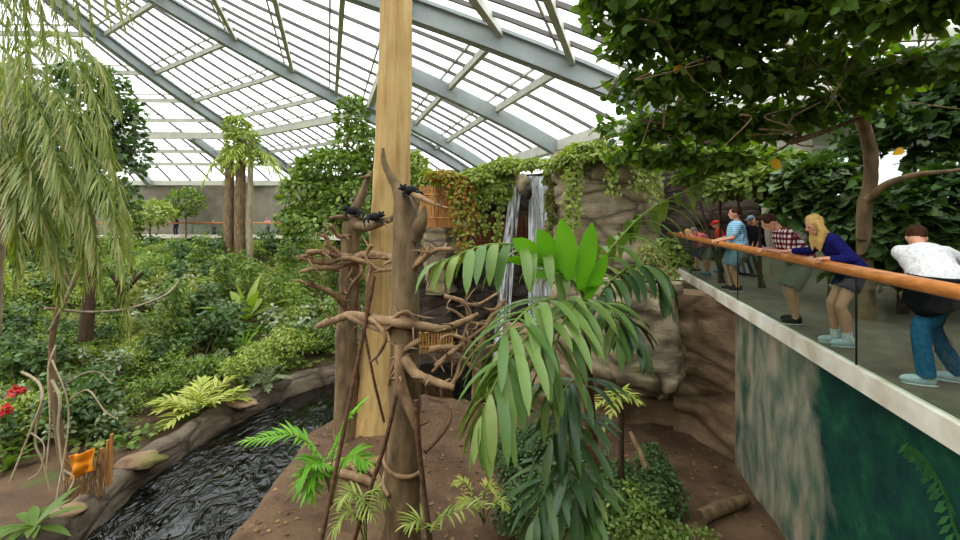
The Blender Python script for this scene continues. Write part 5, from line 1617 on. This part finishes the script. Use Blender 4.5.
    if hat is not None:
        hb = MB(); ell(hb, hp(0, -.01, .05), np.array([.1, .112, .085]) * s, 0, 18, 10, rot=H); ell(hb, hp(0, .1, .04), np.array([.07, .08, .014]) * s, 0, 14, 8, rot=H)
        hb.build('cap', hat, t)
    return t


def onR(y, back):
    """a standing point on the gallery, `back` metres behind the rail edge"""
    p = RE(y, back, 0); return (p[0], p[1], 0)


HD = 77
BLOND = cloth('hair_blond', 'd9b872', 'b08a4a', 40); BROWN = cloth('hair_brown', '4a3020', '2e1c12', 40); GREYH = cloth('hair_grey', '9a948a', '77716a', 40)
WHITE = cloth('cloth_white', 'eeeeee'); NAVY = cloth('cloth_navy', '1c1e66', '15164c'); DARK = cloth('cloth_dark', '191a20', '111216'); JEANS = cloth('cloth_jeans', '3a78a0', '285878'); KHAKI = cloth('cloth_khaki', '8d8a7c', '75736a')
M['plaid_red'] = mat_plaid('plaid_red', '7a3038', '3c1a22', 'd8cfcc', 75); M['plaid_pink'] = mat_plaid('plaid_pink', 'd04a58', '9a2c3c', 'e8a0a4', 130); M['check_blue'] = mat_plaid('check_blue', '7fb0cc', '5a8fb4', 'b4d4e4', 130)
RED = cloth('cloth_red', 'd83a30'); PINK = cloth('cloth_pink', 'e0a0a8'); BLUE = cloth('cloth_blue', '2f6fc0'); DENIM = cloth('cloth_denim_dark', '2c3c52', '223044'); GREYB = cloth('cloth_greyblue', '7f98a8')
SHOE_W = cloth('shoe_white', 'cfdde4', 'a8b8c0'); SHOE_D = cloth('shoe_dark', '30343a', '22252a'); TEAL = cloth('shoe_teal', '3a8ea8')

person('man in red checked shirt and grey shorts leaning on rail by blonde woman', onR(7.3, .36), HD, 1.1, 1.18, .6, 0, .5, 0, ((-.12, .46, 1.17), (.2, .42, 1.17)), ((-.13, .1), (.12, .02)), -.02,
       M['plaid_red'], .8, KHAKI, .48, .045, SHOE_D, None, BROWN, 0, .011)
person('blonde woman in navy jumper and shorts, one arm round the man beside her', onR(6.05, .36), HD, 1.08, .95, .62, -6, .25, 10, ((-.25, .34, 1.17), (.62, .42, 1.2)), ((-.09, .0), (.1, .06)), None,
       NAVY, 1.85, cloth('cloth_short_navy', '23304e', '182238'), .26, .03, SHOE_W, WHITE, BLOND, .26, .011)
person('person in white top and blue jeans, dark jacket round the waist, bending with back turned', onR(4.72, .55), 62, 1.08, 1.3, .9, -84, .3, -16, ((.5, .12, .88), (.62, -.3, .98)), ((-.14, .16), (.14, -.18)), .0,
       WHITE, 1.8, JEANS, 1.0, .01, SHOE_W, None, BROWN, 0, .012, jacket=DARK)
person('tall man in light blue check shirt standing upright with a hand on the rail', onR(10.45, .42), HD, 1.1, 1.3, .06, 0, .05, 0, ((-.1, .38, 1.16), (.2, .36, 1.16)), ((-.12, .0), (.12, .08)), None,
       M['check_blue'], .85, GREYB, .46, .05, SHOE_D, None, BROWN, 0, .015)
person('blond child in white and pink leaning over the far end of the rail', onR(14.1, .45), HD, .85, 1.0, .75, 0, .4, 0, ((-.15, .48, 1.16), (.15, .46, 1.16)), ((-.1, 0), (.1, 0)), None, M['plaid_pink'], .9, DENIM, .5, .03, SHOE_D, None, BLOND, 0, .018)
person('grey-haired person in a red checked shirt leaning on the rail beside the blond child', onR(13.0, .45), HD, .93, 1.1, .85, 0, .4, 0, ((-.18, .48, 1.16), (.18, .46, 1.16)), ((-.1, 0), (.1, 0)), None, M['plaid_pink'], .9, KHAKI, .5, .03, TEAL, None, GREYH, 0, .018)
person('person in red cap and red top behind the two leaning at the far rail end', onR(13.7, 1.0), HD, .93, 1.0, .3, 0, .2, 0, ((-.2, .2, .8), (.2, .25, .9)), ((-.1, 0), (.1, 0)), None, RED, .9, DENIM, 1.0, .01, TEAL, None, BROWN, 0, .02, RED)
person('person in a grey cap and dark top behind the man in the light blue shirt', onR(13.1, 1.7), HD + 10, 1.0, 1.0, .15, 0, .2, 0, ((-.2, .2, .8), (.2, .25, .9)), ((-.1, 0), (.1, 0)), None, DARK, .9, DENIM, 1.0, .01, SHOE_D, None, BROWN, 0, .02, GREYB)
person('dark-clothed person in navy standing back in the shadow by the rock, left of a pair', (7.55, 13.0, 0), 100, 1.0, 1.05, .05, 0, .1, 0, ((-.22, .1, .82), (.22, .12, .85)), ((-.1, 0), (.1, 0)), None, NAVY, .9, cloth('cloth_pale', 'a8b0b8'), 1.0, .01, SHOE_D, None, BROWN, 0, .02)
person('dark-clothed person in a black T-shirt and pale trousers, right of a pair in the shadow', (7.75, 12.5, 0), 80, .98, 1.0, .05, 0, .1, 0, ((-.22, .15, .85), (.22, .12, .82)), ((-.1, 0), (.1, 0)), None, DARK, .5, cloth('cloth_pale', 'a8b0b8'), 1.0, .01, SHOE_D, None, BROWN, 0, .02)
for u, top, hair, s, lab in ((268, PINK, GREYH, .95, 'distant person in pale pink bending over the far gallery rail'), (279, RED, BROWN, .85, 'distant small person in red on the far gallery'), (284, BLUE, BROWN, 1.05, 'distant person in bright blue on the far gallery'),
                             (214, PINK, BLOND, .8, 'distant child in pink and purple left of the creeper-clad palm on the far gallery'), (176, cloth('cloth_maroon', '6a2438'), BROWN, 1.0, 'distant person in maroon behind the far rail beside the round bush')):
    az = min(np.arange(-30, 33, .05), key=lambda a: abs(CX + F * RP(a, 27.9)[0] / RP(a, 27.9)[1] - u))
    p = RP(az, 27.9); person(lab, (p[0], p[1], 0), 180 - az, s, 1.1, .4, 0, .2, 0, ((-.2, .35, 1.05), (.2, .35, 1.05)), ((-.1, 0), (.1, 0)), None, top, .9, DENIM, 1.0, .01, SHOE_D, None, hair, 0, .03)

# fallen leaves lying on the island soil
rg = np.random.default_rng(99)
P = []
while len(P) < 1500:
    x, y = rg.uniform(-4.6, 6), rg.uniform(5.5, 13.5)
    if poly_d(x, y, ISL) > .5 and x < rail_x(y) + .2: P.append((x, y, isl_z(x, y) + .015))
P = np.array(P)
M['litter'] = leafmat('litter', ['6b4a30', '8a6a44', '4a3424', 'a08050', '5a5030'], .1)
mb = MB(); scatter(mb, P, nrm(rg.normal(size=(1500, 3)) * [1, 1, .08]), nrm(rg.normal(size=(1500, 3)) * .2 + [0, 0, 1]), rg.uniform(.04, .12, 1500), oval(.34))
tag(mb.build('leaf_litter', M['litter']), 'brown fallen leaves scattered over the island soil', 'leaf litter', None, 'stuff')
